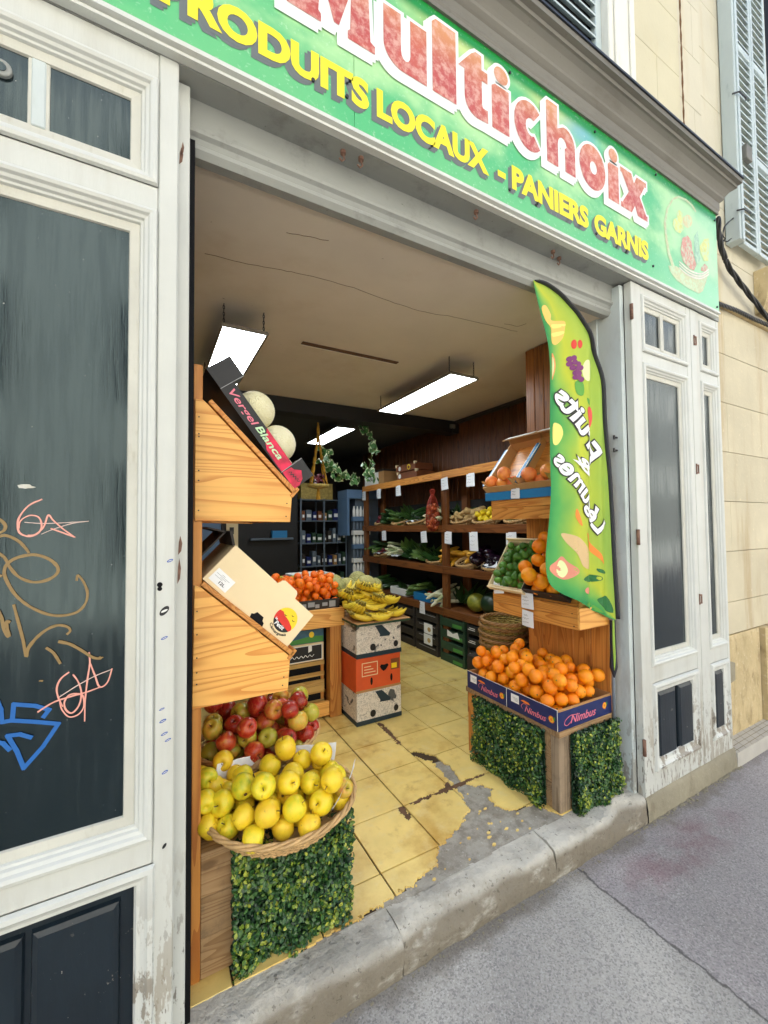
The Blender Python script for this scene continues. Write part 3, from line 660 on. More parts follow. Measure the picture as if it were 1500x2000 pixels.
# lock hole and stickers on the stile
p = PY(312,1150,-.0005); mb = MB(); mb.tube([p+Vector((0,.003,.012)),p+Vector((0,-.0006,.012))], .0075, 12); mb.tube([p+Vector((0,.003,0)),p+Vector((0,-.0008,0))], .0065, 12); mb.build('keyhole', M['dark_void'], dl)
plain('sticker_blue', S(42,84,170), .4); plain('sticker_black', S(26,28,30), .4); plain('sticker_white', S(225,225,220), .4)
for k, (a, b, mt, rx, rz) in enumerate(((332,1095,'sticker_blue',.009,.0045),(321,1246,'sticker_blue',.010,.004),(316,1385,'sticker_blue',.008,.003),(318,1408,'sticker_blue',.010,.0045),(321,1433,'sticker_blue',.010,.004),(328,1445,'sticker_blue',.009,.0035),(322,1508,'sticker_blue',.009,.0045),(321,1652,'sticker_black',.006,.007),(321,1193,'sticker_black',.0135,.0135))):
    p = PY(a,b,-.0006); c = [(p.x+q[0]*.9+q[1]*.3, p.z+q[1]+q[0]*.25) for q in ell(0,0,rx,rz,16)]
    o = MB().add([(q[0],-.0012,q[1]) for q in c], [tuple(range(len(c)))]).build('sticker', M[mt], dl)
    if mt == 'sticker_black' and rx > .01 or mt == 'sticker_blue':
        c = [(p.x+q[0]*.8+q[1]*.3, p.z+q[1]+q[0]*.25) for q in ell(0,0,rx*.8,rz*.28,12)]; MB().add([(q[0],-.0018,q[1]) for q in c], [tuple(range(len(c)))]).build('sticker_print', M['sticker_white'], o)
for a, b, w_, h_ in ((354,305,.006,.030),(357,290,.004,.022),(352,1065,.006,.03),(350,1115,.005,.04)):
    p = PY(a,b,.05); MB().add([(p.x-w_,.0488,p.z-h_),(p.x+w_*.5,.0488,p.z-h_*.6),(p.x+w_,.0488,p.z+h_*.2),(p.x,.0488,p.z+h_),(p.x-w_*.7,.0488,p.z+h_*.3)], [(0,1,2,3,4)]).build('rust_mark', M['rusty'], dl)
# graffiti on the black panel
plain('spray_gold', S(138,112,66), .35); plain('spray_pink', S(226,158,142), .45); plain('spray_blue', S(28,98,172), .4); plain('spray_pale', S(205,178,168), .45)
GK = .3
def graf(strokes, w, mt, nm, y0=.0300):
    for i, L in enumerate(strokes):
        mb = MB(); pts = [XZ(PY(a*GK, 960+b*GK, y0)) for a, b in L]
        ribbon(mb, pts, w, lambda u,v,l: (u, y0-.0004*(i+1)-l, v), .0012); mb.build(nm, M[mt], bigp)
graf([[(275,50),(190,90),(130,160),(115,220),(130,270),(190,292),(250,270),(272,225),(255,170),(205,155),(160,170),(130,200),(125,240)], [(180,285),(230,280),(285,230),(315,155),(350,190),(420,250),(490,298)], [(490,298),(400,265),(330,240)]], .0042, 'spray_pink', 'graffiti', .0298)
graf([[(160,200),(280,208),(420,203),(578,193)], [(578,193),(470,208),(350,245),(270,278)]], .0022, 'spray_pale', 'graffiti', .0296)
graf([[(-60,170),(0,185),(35,220),(25,255),(-20,275)], [(-40,310),(30,285),(110,315),(160,360),(190,400)], [(-20,395),(30,430),(70,500),(130,560),(220,590),(310,575),(370,535),(375,490),(320,440),(230,412),(130,425),(60,460),(30,510),(40,570),(100,670),(190,745),(300,795),(400,808),(500,785),(555,730),(570,660),(545,590),(508,545),(500,580)], [(-20,545),(15,550)], [(90,735),(115,830),(150,960),(172,1070),(185,1020),(240,950),(310,895),(380,870),(440,880),(458,905),(435,930)], [(300,1015),(350,1050),(395,1120)], [(380,975),(450,990),(520,1025),(600,1075),(640,1085)], [(-10,770),(15,830),(30,900),(60,940),(45,850),(70,850)]], .0078, 'spray_gold', 'graffiti', .0302)
graf([[(450,1175),(395,1220),(370,1280),(380,1340),(410,1400)], [(475,1190),(510,1240),(530,1310),(515,1390),(470,1440),(430,1420),(420,1370),(450,1325),(500,1315),(540,1330),(545,1400),(510,1450),(450,1465),(405,1420),(390,1370)], [(580,1045),(585,1120),(570,1220),(555,1360),(552,1495)], [(585,1110),(620,1200),(650,1270),(700,1240),(730,1150)], [(245,1435),(350,1370),(470,1330),(560,1305),(655,1270)]], .0044, 'spray_pink', 'graffiti', .0294)
graf([[(375,1345),(500,1265),(620,1200),(733,1155)]], .0028, 'spray_pale', 'graffiti', .0286)
def blue(L, i):
    mb = MB(); y0 = .0290-.0005*i; P = [PY(a*GK, 960+b*GK, y0) for a,b in L]
    for a, b in zip(P, P[1:]):
        t = (b-a).normalized(); nr = Vector((-t.z,0,t.x))*.0052; e = t*.004
        y0 -= .0001; q = [a-nr-e,b-nr+e,b+nr+e,a+nr-e]; mb.add([(p.x,y0,p.z) for p in q], [(0,1,2,3)])
    mb.build('graffiti', M['spray_blue'], bigp)
blue([(-40,1500),(20,1500),(80,1490),(90,1385),(230,1395),(320,1420),(285,1465)], 0); blue([(70,1490),(240,1500),(380,1512),(280,1660),(155,1800),(110,1690),(50,1590),(130,1580),(200,1600)], 1); blue([(-20,1360),(5,1420),(10,1490)], 2); blue([(-30,1630),(20,1640),(60,1680)], 3)
for a, b, w, h in ((50,951,.020,.007),(640/3.33+3,960+325,.008,.005),(80,960+370,.006,.003)):
    p = PY(a,b,.0285); c = [(p.x+w*math.cos(k)*random.uniform(.6,1.1), p.z+h*math.sin(k)*random.uniform(.5,1.2)) for k in [i*.52 for i in range(12)]]
    MB().add([(q[0],.0288,q[1]) for q in c], [tuple(range(12))]).build('paint_fleck', M['cream_bead'] if b < 1200 else M['spray_gold'], bigp)

# ------------------------------------------------------------------ right folding shutters
fs = thing('folding_shutter', 'pair of white folding shutter leaves with grey panels right of the entrance', 'shutter', (3.0,0,.13))
def leaf(x0, x1, doubles, xs, low):
    box('stile', WP, fs, x0,xs[0],.0,.045,.135,3.14,.003); box('stile', WP, fs, xs[1],x1,.0,.045,.135,3.14,.003)
    for z0, z1 in ((3.085,3.14),(2.668,2.735),(.758,.857),(.135,.250)): box('rail', WP, fs, xs[0],xs[1],.002,.038,z0,z1,.003)
    box('backing', WP, fs, x0+.01,x1-.01,.040,.05,.15,3.13,0)
    pn = panel(fs, xs[0],xs[1],2.736,3.084, M['slate_panel'])
    if doubles: MB().box((xs[0]+xs[1])/2-.018,(xs[0]+xs[1])/2+.018,.018,.034,2.79,3.03).build('glazing_bar', CB, fs, bevel=.003)
    panel(fs, xs[0],xs[1],.858,2.667, M['slate_panel'])
    panel(fs, xs[0],xs[1],.251,.757, M['navy_paint'], 'lower_panel', mo=[(0,.0015),(.008,-.012),(.022,-.014),(.032,-.004),(.044,.002),(.058,.004),(.064,.016)], bead=False, depth=.032)
    a, b = xs[0]+.075, xs[1]-.012; m = (a+b)/2
    for p, q in (((a,m-.012),(m+.012,b)) if doubles else ((a+.005,b),)):
        mb = MB().ring(p,q,.292,.690,[(0,.031),(.004,.018),(.022,.010),(.026,.010)]); mb.add([(p+.026,.010,.318),(q-.026,.010,.318),(q-.026,.010,.664),(p+.026,.010,.664)], [(0,1,2,3)]); mb.build('raised_field', M['navy_paint'], fs)
leaf(2.472,3.148,True,(2.572,3.098),0); leaf(3.154,3.545,False,(3.262,3.515),0)
for z in (2.95,1.62,.42): 
    MB().tube([(2.466,-.004,z-.045),(2.466,-.004,z+.045)], .010, 8).build('hinge', M['rusty'], fs, smooth=True)
for a,b in ((1357,665),(1362,916),(1368,1170)):
    p = PY(a,b,-.002); mb = MB().box(p.x-.014,p.x-.008,-.006,0,p.z-.035,p.z+.035); mb.box(p.x+.012,p.x+.018,-.006,0,p.z-.03,p.z+.03); mb.box(p.x-.014,p.x+.018,-.005,0,p.z+.022,p.z+.03); mb.box(p.x-.014,p.x+.018,-.005,0,p.z-.03,p.z-.022); mb.build('latch', M['rusty'], fs)
for a,b in ((1205,855),(1205,880)):
    p = PX(a,b,2.43); mb = MB().tube([p,p-Vector((.03,0,0))], .006, 6); mb.tube([p-Vector((.028,0,.012)),p-Vector((.028,0,-.012))], .007, 6); mb.build('bolt', M['black_iron'], sb)
bs = MB(); n = 60; vs = []
for a in range(n+1):
    x = 2.472+(3.56-2.472)*a/n
    for y, z in ((-.012,-.02),(-.012,.03),(-.010,.07),(-.006,.11),(.0,.130),(.012,.136),(.05,.136)): p = Vector((x,y,z))+dsp(x,y,z,.005,14)+dsp(x,y,z,.002,50); vs.append(p)
bs.add(vs, [(a*7+k,(a+1)*7+k,(a+1)*7+k+1,a*7+k+1) for a in range(n) for k in range(6)]); bs.add(vs[-7:]+[(3.56,.05,-.02)], [tuple(range(8))])
tag(bs.build('plinth', M['base_concrete'], smooth=True), kind='structure')
# gravelly dirt and weeds gathered at the foot of the plinth
mb = MB()
for k in range(420):
    x = random.uniform(.6,3.6); y = -.012-abs(random.gauss(0,.012)); s = random.uniform(.002,.0065)*(1.5 if x > 2.4 else 1)
    if x < 2.3 and random.random() < .6: continue
    pts = [(x+s*math.cos(a)*random.uniform(.6,1), y+s*math.sin(a)*random.uniform(.6,1)) for a in (0,1.3,2.5,3.8,5)]; mb.prism(pts, 0, s*random.uniform(.4,.9), 'z')
tag(mb.build('grit', M['base_concrete']), kind='stuff', label='grit and crumbs gathered along the foot of the step')

# ------------------------------------------------------------------ neighbouring building
nb = thing('neighbour_building', 'pale yellow stone building right of the shop with louvred shutter and cables', 'building', (4.5,.2,.1))
box('facade_core', M['pale_render'], nb, 3.20,26,.158,.6,.0,9,0)  # carried far right out of view to keep the street in shade
box('unseen_roof', M['cornice_paint'], nb, 3.20,26,.6,9,8.8,9,0)  # out of view, added to block the sun on this side too
rows(nb, M['stone_block'], 3.565,7.0,.12,.16,1.09,3.39,.387,1.9,.3); rows(nb, M['stone_block'], 3.565,7.0,.12,.16,.845,1.09,.245,2.2,.6)
rows(nb, M['pale_render'], 3.205,3.56,.06,.16,3.93,8.0,.40,.5); rows(nb, M['pale_render'], 3.565,7.0,.12,.16,3.42,8.0,.40,1.9,.2)
MB().box(3.56,7,.09,.16,3.39,3.42).build('string_course', M['base_stone'], nb, bevel=.006)
xs = [3.565,3.66,4.36,5.2,6.0]
for a, b, y in ((3.565,3.655,.115),(3.66,4.35,.105),(4.36,5.2,.07)):
    mb = MB(); n, m = 22, 22; vs = []
    for i in range(n+1):
        for j in range(m+1):
            x = a+(b-a)*i/n; z = .1+.742*j/m; e = min(i,n-i,j,m-j); p = Vector((x,y+(.008 if e == 0 else 0),z))+dsp(x,0,z,.005,12)*(1 if e else .2); p.y = min(p.y,.14); vs.append(p)
    mb.add(vs, [(i*(m+1)+j,(i+1)*(m+1)+j,(i+1)*(m+1)+j+1,i*(m+1)+j+1) for i in range(n) for j in range(m)]); mb.box(a+.002,b-.002,y+.01,.16,.1,.84)
    mb.build('base_block', M['base_stone'], nb, smooth=False)
MB().prism([(3.72,.53),(3.80,.50),(3.86,.51),(3.87,.64),(3.80,.66),(3.72,.64)], .096, .112, 'y').build('mortar_patch', M['base_concrete'], nb, bevel=.004)
stp = MB().box(3.565,7,-.015,.16,-.02,.10).build('neighbour_step', M['step_tile']); tag(stp, kind='structure')
mb = MB()
for k in range(9):
    x = 3.6+k*.10
    mb.add([(x,-.012,.1006),(x+.006,-.012,.1006),(x+.116,.15,.1006),(x+.110,.15,.1006)], [(0,1,2,3)])
    y = .005+k*.035
    if y < .14: mb.add([(3.57,y,.1009),(5,y+.02,.1009),(5,y+.025,.1009),(3.57,y+.005,.1009)], [(0,1,2,3)])
mb.build('joint', M['base_concrete'], stp)
v = thing('wall_vent', 'small square terracotta vent with crossed bars in the stone wall', 'vent', (3.66,.12,2.64))
MB().box(3.60,3.74,.112,.119,2.655,2.80).build('recess', M['dark_void'], v)
for p, q in (((3.605,2.66),(3.735,2.795)),((3.605,2.795),(3.735,2.66))): MB().tube([(p[0],.105,p[1]),(q[0],.105,q[1])], .010, 4).build('bar', M['base_stone'], v)
mb = MB().ring(3.595,3.745,2.65,2.805,[(0,.119),(0,.098),(.012,.098),(.014,.112)]); mb.build('frame', M['base_stone'], v)
ws = thing('louvred_shutter', 'open pale blue louvred shutter folded against the wall at upper right', 'shutter', (4.3,.07,3.92))
louvre(ws, M['shutter_paint'], 4.12,4.40,.035,.075,3.93,7.0,.035,.066,.42,(4.75,5.6)); louvre(ws, M['shutter_paint'], 4.41,4.70,.035,.075,3.93,7.0,.035,.066,.42,(4.75,5.6))
box('folded_leaf', M['shutter_paint'], ws, 4.02,4.11,.02,.115,3.93,7.0,.004); box('edge_strip', M['shutter_paint'], ws, 4.05,4.08,.012,.02,3.93,7.0,.002)
for z in (4.15,5.1,6.0): MB().tube([(4.00,.03,z),(4.03,-.005,z),(4.16,.0,z+.02),(4.22,.02,z+.05)], .006, 6).build('stay_hook', M['black_iron'], ws)
box('closure_box', M['cornice_paint'], ws, 4.14,4.24,.0,.034,4.62,4.74,.004)
wr2 = thing('window_recess', 'dark tall window opening beside the folded louvred shutter', 'window', (5.1,.1,3.95))
box('void', M['dark_void'], wr2, 4.78,5.5,.110,.119,4.0,7,0); box('frame', M['surround_paint'], wr2, 4.73,4.79,.06,.12,4.0,7,.004)
cb = MB(); P = [(.12,3.86),(-.02,3.86),(-.03,3.83),(-.03,3.79),(-.005,3.77),(0,3.73),(.02,3.70),(.03,3.60),(.06,3.52),(.085,3.49),(.12,3.48)]
cb.prism(P, 4.52, 5.3, 'x'); tag(cb.build('window_ledge', M['base_stone'], bevel=.004), 'carved stone ledge under the window at the right edge', 'ledge')
# cables and rope
def twist(name, label, pts, r, n, turns, mat, cat='cable'):
    P = smoothpath(pts, 8); mb = MB(); L = len(P)
    for k in range(n):
        q = []
        for i, p in enumerate(P):
            a = 2*math.pi*(turns*i/L+k/n); t = (P[min(i+1,L-1)]-P[max(i-1,0)]).normalized(); s = t.orthogonal().normalized(); b = t.cross(s); q.append(p+(s*math.cos(a)+b*math.sin(a))*r*.9)
        mb.tube(q, r, 6)
    return tag(mb.build(name, mat, smooth=True), label, cat)
yc = .06
twist('cable', 'thick black twisted cable sloping down the wall beside the sign', [PY(a,b,yc) for a,b in ((1402,425),(1406,470),(1420,515),(1445,552),(1475,590),(1510,635),(1540,680))], .011, 3, 3, M['cable_black'])
twist('cable', 'lower black bundle of chained cables crossing the stone wall', [PY(a,b,.085) for a,b in ((1400,592),(1440,607),(1470,622),(1510,640),(1560,665))], .009, 4, 7, M['cable_black'])
twist('cable', 'thin dark wire curling beside the top of the sign', [PY(a,b,yc) for a,b in ((1444,417),(1430,428),(1416,442),(1412,460),(1416,466),(1414,470),(1420,472),(1428,466))], .003, 2, 4, M['cable_black'])
twist('rope', 'frayed brown rope hanging down the facade above the cornice', [(3.195,.015,z) for z in (7.2,6.5,5.9,5.3,4.9,4.5,4.17)], .0035, 2, 60, M['rope'], 'rope')
# ------------------------------------------------------------------ generic builders for produce furniture
def box3(mb, a, b, t, h, z0=0):
    """open tray a (x) by b (y), wall thickness t, height h, in local coordinates from the corner"""
    mb.box(0,a,0,b,z0,z0+t); mb.box(0,a,0,t,z0+t,z0+h); mb.box(0,a,b-t,b,z0+t,z0+h); mb.box(0,t,t,b-t,z0+t,z0+h); mb.box(a-t,a,t,b-t,z0+t,z0+h); return mb
plain('card_black', S(22,22,24), .5); plain('card_kraft', S(196,150,96), .8); plain('card_cream', S(235,212,166), .7); plain('card_blue', S(30,120,176), .5); plain('card_white', S(232,232,228), .6)
surf('kraft', S(176,132,82), .85, .08, 8); surf('cream_board', S(236,214,170), .7, .04, 5, bumps=[(30,(1,1,1),.05,.002)]); surf('paper', S(236,238,242), .8, .03, 6, bumps=[(9,(1,1,1),.3,.006)])
surf('dark_card', S(44,38,32), .7, .25, 10); surf('green_card', S(34,64,44), .6, .25, 8); surf('navy_card', S(24,38,92), .4, .1, 8)
def leafmat():
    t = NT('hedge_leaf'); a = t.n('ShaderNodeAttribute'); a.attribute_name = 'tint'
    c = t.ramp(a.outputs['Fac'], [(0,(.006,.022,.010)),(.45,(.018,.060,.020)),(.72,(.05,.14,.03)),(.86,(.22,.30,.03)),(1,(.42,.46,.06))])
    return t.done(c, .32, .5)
leafmat()
rng = np.random.default_rng(3)
def hedge(label, p0, u, v, nrm, count, depth=.048, leafl=.018):
    p0, u, v, nrm = (np.array(q, float) for q in (p0,u,v,nrm)); lu, lv = np.linalg.norm(u), np.linalg.norm(v); uu, vv = u/lu, v/lv
    th = thing('hedge_panel', label, 'hedge panel', tuple(p0+u/2))
    ctr = [p0, p0+u, p0+u+v, p0+v]; mb = MB(); vs = [tuple(q) for q in ctr]+[tuple(q+nrm*.008) for q in ctr]
    mb.add(vs, [(3,2,1,0),(4,5,6,7),(0,1,5,4),(1,2,6,5),(2,3,7,6),(3,0,4,7)]); mb.build('backing', M['green_card'], th)
    s, t = rng.uniform(-.01,lu+.01,count), rng.uniform(-.012,lv+.012,count); d = .008+depth*rng.random(count)**1.0
    wave = .010*np.sin(s*37+t*11)+.008*np.sin(t*53-s*23)
    pos = p0+np.outer(s,uu)+np.outer(t,vv)+np.outer(d+wave*(d>.02),nrm)
    a = rng.normal(size=(count,3)); ax = a/np.linalg.norm(a,axis=1)[:,None]
    nn = nrm*1.0+rng.normal(size=(count,3))*.62+np.array([0,0,.35]); nn /= np.linalg.norm(nn,axis=1)[:,None]
    ax = ax-nn*(ax*nn).sum(1)[:,None]; ax /= np.linalg.norm(ax,axis=1)[:,None]; bx = np.cross(nn,ax)
    L = (leafl*rng.uniform(.6,1.25,count))[:,None]; w = L*.34
    P = [pos-ax*L*.5, pos-bx*w+nn*L*.10-ax*L*.05, pos+ax*L*.02, pos+bx*w+nn*L*.10-ax*L*.05, pos-bx*w*.75+ax*L*.32+nn*L*.08, pos+ax*L*.5, pos+bx*w*.75+ax*L*.32+nn*L*.08]
    V = np.stack(P,1).reshape(-1,3)-np.array(ORG[th.name]); base = np.arange(count)*7
    Fq = np.concatenate([np.stack([base+i for i in q],1) for q in ((0,1,4,2),(0,2,6,3),(2,4,5,6))])
    me = bpy.data.meshes.new('foliage'); me.from_pydata(V.tolist(), [], Fq.tolist()); me.materials.append(M['hedge_leaf'])
    tint = np.clip(.08+.60*(d-.008)/depth+rng.normal(size=count)*.13+.22*(rng.random(count) < .16)+.10*np.sin(s*19+1)*np.sin(t*23),0,1)  # inner leaves darker: shade between the leaves put into the tint
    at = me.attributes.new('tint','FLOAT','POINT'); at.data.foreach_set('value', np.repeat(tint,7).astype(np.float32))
    o = bpy.data.objects.new('foliage', me); C.objects.link(o); o.parent = th; tag(o, kind='stuff'); return th
def nails(par, pts, axis='y', r=.0028):
    mb = MB()
    for p in pts:
        p = Vector(p); d = Vector((0,.002,0)) if axis == 'y' else Vector((.002,0,0)); mb.tube([p-d*.4, p+d], r, 6)
    mb.build('nail', M['nail'], par)

# ------------------------------------------------------------------ left stepped stand
ls = thing('fruit_stand', 'tall pine stepped fruit stand just inside the left of the entrance', 'display stand', (.4,.5,.15))
box('post', M['pine_z'], ls, .128,.158,.198,.232,.155,2.28,.002); box('post', M['pine_z'], ls, .128,.158,.86,.894,.155,2.28,.002)
box('back_panel', M['pine_z'], ls, .108,.127,.21,.88,.155,2.2,0)
UP = [(.133,1.724),(.471,1.718),(.479,1.826),(.172,2.140),(.158,2.153),(.133,2.153)]
LO = [(.128,1.077),(.461,1.078),(.470,1.203),(.150,1.495),(.133,1.501)]
for y in (.188,.87):
    MB().prism(UP, y, y+.0185, 'y').build('side_panel', M['pine'], ls, bevel=.0015); MB().prism(LO, y, y+.0185, 'y').build('side_panel', M['pine'], ls, bevel=.0015)
def slope(a, b, th, y0, y1, name, mat):
    d = Vector((b[0]-a[0],0,b[1]-a[1])).normalized(); n = Vector((-d.z,0,d.x)); A, B = Vector((a[0],0,a[1])), Vector((b[0],0,b[1]))
    P = [A,B,B+n*th,A+n*th]; return MB().prism([(p.x,p.z) for p in P], y0, y1, 'y').build(name, mat, ls, bevel=.0015)
slope((.174,2.146),(.484,1.829),.017,.184,.89,'tray_board',M['pine_y']); slope((.152,1.500),(.474,1.206),.017,.184,.89,'tray_board',M['pine_y'])
slope((.480,1.812),(.508,1.846),.014,.184,.89,'lip',M['pine_y']); slope((.466,1.190),(.496,1.222),.014,.184,.89,'lip',M['pine_y'])
box('front_board', M['pine_y'], ls, .455,.472,.206,.87,1.72,1.80,.001); box('front_board', M['pine_y'], ls, .445,.462,.206,.87,1.08,1.18,.001)
for z in (.155,.290,.425): box('base_board', M['old_board'], ls, .159,.700,.20,.218,z+.001,z+.134,.002)
box('base_top', M['old_board'], ls, .159,.712,.196,.90,.561,.580,.002)
for z in (.155,.290,.425): box('base_side', M['old_board'], ls, .682,.700,.219,.89,z+.001,z+.134,.002)
nails(ls, [(.145,.1885,z) for z in (2.09,2.03,2.02,1.90,1.865,1.76)]+[(.458,.1885,1.79),(.455,.1885,1.74)]+[(.142,.1885,z) for z in (1.41,1.33,1.25,1.20,1.16)]+[(.445,.1885,1.13),(.44,.1885,1.10)])
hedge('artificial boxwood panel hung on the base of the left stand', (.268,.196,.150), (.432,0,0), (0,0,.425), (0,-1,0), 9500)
# black printed carton leaning on the upper tray
bc = thing('fruit_carton', 'black carton printed in pink and green leaning on the upper left tray', 'carton', (.168,.205,2.272), rot=(0,R_(53),0))
mb = MB(); mb.box(0,.535,0,.34,.0,.006); mb.box(.0,.535,0,.004,.006,.058); mb.box(0,.535,.336,.34,.006,.058); mb.box(0,.004,.004,.336,.006,.10); mb.box(.531,.535,.004,.336,.006,.10)
mb.build('body', M['card_black'], bc)
for x0 in (0,.452):
    for y in (-.002,.262): MB().box(x0,x0+.083,y,y+.08,.0,.103).build('corner_post', M['card_black'], bc, bevel=.001)
plain('ink_pink', S(214,40,92), .4); plain('ink_rose', S(226,120,138), .45); plain('ink_mint', S(190,222,176), .45); plain('ink_grey', S(150,150,150), .5); plain('ink_black', S(20,20,22), .5); plain('ink_red', S(214,44,30), .45); plain('ink_yellow', S(246,208,32), .45); plain('ink_orange', S(238,128,48), .45); plain('ink_white', S(240,240,238), .45); plain('ink_green', S(70,140,60), .5)
surf('petal', S(206,22,66), .5, .5, 16)
fn = lambda x0, z0, ang, y: (lambda u, v: (x0+u*math.cos(ang)-v*math.sin(ang), y, z0+u*math.sin(ang)+v*math.cos(ang)))
put_text('Vergel', 'lettering', M['ink_rose'], bc, fn(.105,.017,0,-.0012), .150, .026, .012, .25)
for off, mt, y in ((.02,'ink_mint',-.0025),): put_text('Blanca', 'lettering', M[mt], bc, fn(.262,.020,0,y), .145, .025, off, .25)
MB().add([(x,-.0013,z) for x,z in ((.285,.058),(.33,.058),(.40,.058),(.45,.056),(.452,.004),(.40,.004),(.352,.006),(.33,.018),(.31,.035))], [tuple(range(9))]).build('printed_petals', M['petal'], bc)
MB().add([(x,-.0033,z) for x,z in ((.455,.004),(.533,.004),(.533,.03),(.52,.055),(.49,.072),(.472,.050),(.458,.045))], [tuple(range(7))]).build('printed_petals', M['petal'], bc)
mb = MB(); ribbon(mb, [(.468+.006*i, .024+.010*(i%2)+.001*i) for i in range(10)], .003, lambda u,v,l: (u,-.0040-l,v)); mb.build('print_scrawl', M['ink_black'], bc)
for a in ((.083,.0),(.452,.0)): MB().box(a[0]-.001,a[0]+.0012,-.0036,-.0022,.0,.103).build('edge_line', M['ink_grey'], bc)
# cream carton on the middle tray
kc = thing('fruit_carton', 'cream carton with sunset logo lying on the middle left tray', 'carton', (.160,.197,1.520), rot=(0,R_(44.2),0))
KL, KH, KD = .412, .160, .36
mb = MB(); mb.box(0,KL,0,KD,0,.004); mb.box(0,KL,0,.004,.004,KH); mb.box(0,KL,KD-.004,KD,.004,KH); mb.box(KL-.004,KL,.004,KD-.004,.004,KH); mb.box(0,.004,.004,KD-.004,.004,KH)
mb.build('body', [M['cream_board']], kc)
MB().add([(.005,.0045,.006),(KL-.005,.0045,.006),(KL-.005,.0045,KH-.001),(.005,.0045,KH-.001)], [(0,1,2,3)]).build('inner_wall', M['kraft'], kc)
mb = MB(); mb.prism([(-.002,KH-.002),(-.045,KH+.03),(-.05,KH+.022),(-.006,KH-.008)], .0, .34, 'y'); mb.box(-.06,-.055,.02,.34,.03,.17); mb.prism([(-.055,.17),(-.11,.14),(-.112,.145),(-.057,.176)], .02, .30, 'y'); mb.build('open_flap', M['dark_card'], kc)
mb = MB(); mb.prism([(.215,KH),(.222,KH+.020),(.232,KH+.026),(.292,KH+.026),(.303,KH+.018),(.308,KH)], .0, .004, 'y'); mb.build('tab', M['cream_board'], kc)
c = [(.222,.0),(.216,.018),(.224,.022),(.230,.034),(.262,.034),(.268,.022),(.278,.018),(.284,.0)]; MB().add([(a,-.0006,b) for a,b in c], [tuple(range(8))]).build('hand_hole', M['dark_void'], kc)
MB().add([(.012,-.0008,.014),(.092,-.0008,.012),(.094,-.0008,.062),(.014,-.0008,.064)], [(0,1,2,3)]).build('label', M['ink_white'], kc)
put_text('12L', 'lettering', M['ink_black'], kc, fn(.050,.022,0,-.0014), .024, .010, .02)
for k in range(4): MB().box(.02+.02*(k%2),.055+.012*(k%3),-.0015,-.0012,.037+k*.005,.0382+k*.005).build('print_line', M['ink_grey'], kc)
LC = (.335,.078); 
def disc(par, cx, cz, r, a0, a1, y, mt, nm, n=24):
    L = [(cx+r*math.cos(R_(a0+(a1-a0)*i/n)), cz+r*math.sin(R_(a0+(a1-a0)*i/n))) for i in range(n+1)]
    return MB().add([(p[0],y,p[1]) for p in L], [tuple(range(len(L)))]).build(nm, M[mt], par)
# the sunset badge: yellow sun, red band, black foot (turned so that it stands upright on the sloping box)
def badge(poly, mt, nm, y):
    a = R_(0); MB().add([(LC[0]+x*math.cos(a)-z*math.sin(a), y, LC[1]+x*math.sin(a)+z*math.cos(a)) for x,z in poly], [tuple(range(len(poly)))]).build(nm, M[mt], kc)
Rb = .047
badge(arc(0,0,Rb,Rb,0,360,32)[:-1], 'ink_yellow', 'badge_sun', -.0008)
badge(arc(0,0,Rb,Rb,160,340,26)+[(Rb*.8,-Rb*.12),(Rb*.55,-Rb*.02),(Rb*.3,Rb*.10),(0,Rb*.18),(-Rb*.3,Rb*.22),(-Rb*.6,Rb*.40)], 'ink_red', 'badge_sky', -.0012)
badge(arc(0,0,Rb,Rb,205,325,20)+[(Rb*.3,-Rb*.50),(-Rb*.3,-Rb*.40)], 'ink_black', 'badge_foot', -.0016)
fb = lambda x0, z0, y: (lambda u, v: (LC[0]+(x0+u)*math.cos(R_(0))-(z0+v)*math.sin(R_(0)), y, LC[1]+(x0+u)*math.sin(R_(0))+(z0+v)*math.cos(R_(0))))
put_text('le', 'lettering', M['ink_white'], kc, fb(-.036,-.020,-.0022), .009, .009, .02); put_text('Petit', 'lettering', M['ink_white'], kc, fb(-.026,-.036,-.0022), .042, .015, .025, .1)
def curved(u, v): a = R_(228)+u/.058; r = .060-v*.9; return (LC[0]+r*math.cos(a), -.0022, LC[1]+r*math.sin(a))
put_text('Camarguais', 'lettering', M['ink_black'], kc, curved, .088, .011, .02, .1)
for bx, bz in ((.012,.026),(.026,.014),(-.012,.012)):
    mb = MB(); ribbon(mb, [(LC[0]+bx-.006,LC[1]+bz+.003),(LC[0]+bx,LC[1]+bz),(LC[0]+bx+.005,LC[1]+bz+.004)], .002, lambda u,v,l: (u,-.0026,v)); mb.build('badge_bird', M['ink_black'], kc)

# ------------------------------------------------------------------ right stand with two trays
rs = thing('fruit_stand', 'wooden fruit stand with two sloping trays right of the entrance', 'display stand', (2.15,.5,.15))
X0, X1, YA, YB = 1.918, 2.400, .135, .872
box('leg', M['grey_board'], rs, X0,X0+.085,YA,YA+.055,.152,.555,.003); box('leg', M['grey_board'], rs, X1-.05,X1,YA,YA+.05,.152,.555,.003)
box('leg', M['pine_z'], rs, X0,X0+.06,YB-.11,YB,.152,.555,.003)
for k in range(3): box('side_board', M['old_board'], rs, X0+.004,X0+.02,YA+.057,YB-.112,.155+k*.135,.287+k*.135,.002)
for k in range(3): box('front_board', M['old_board'], rs, X0+.087,X1-.052,YA+.006,YA+.022,.155+k*.135,.287+k*.135,.002)
box('base_top', M['old_board'], rs, X0-.01,X1+.005,YA-.012,YB+.01,.556,.590,.003)
for k in range(5): box('back_board', M['pine_z'], rs, 2.385,2.402,.138+k*.122,.258+k*.122,.592,1.9,.002)
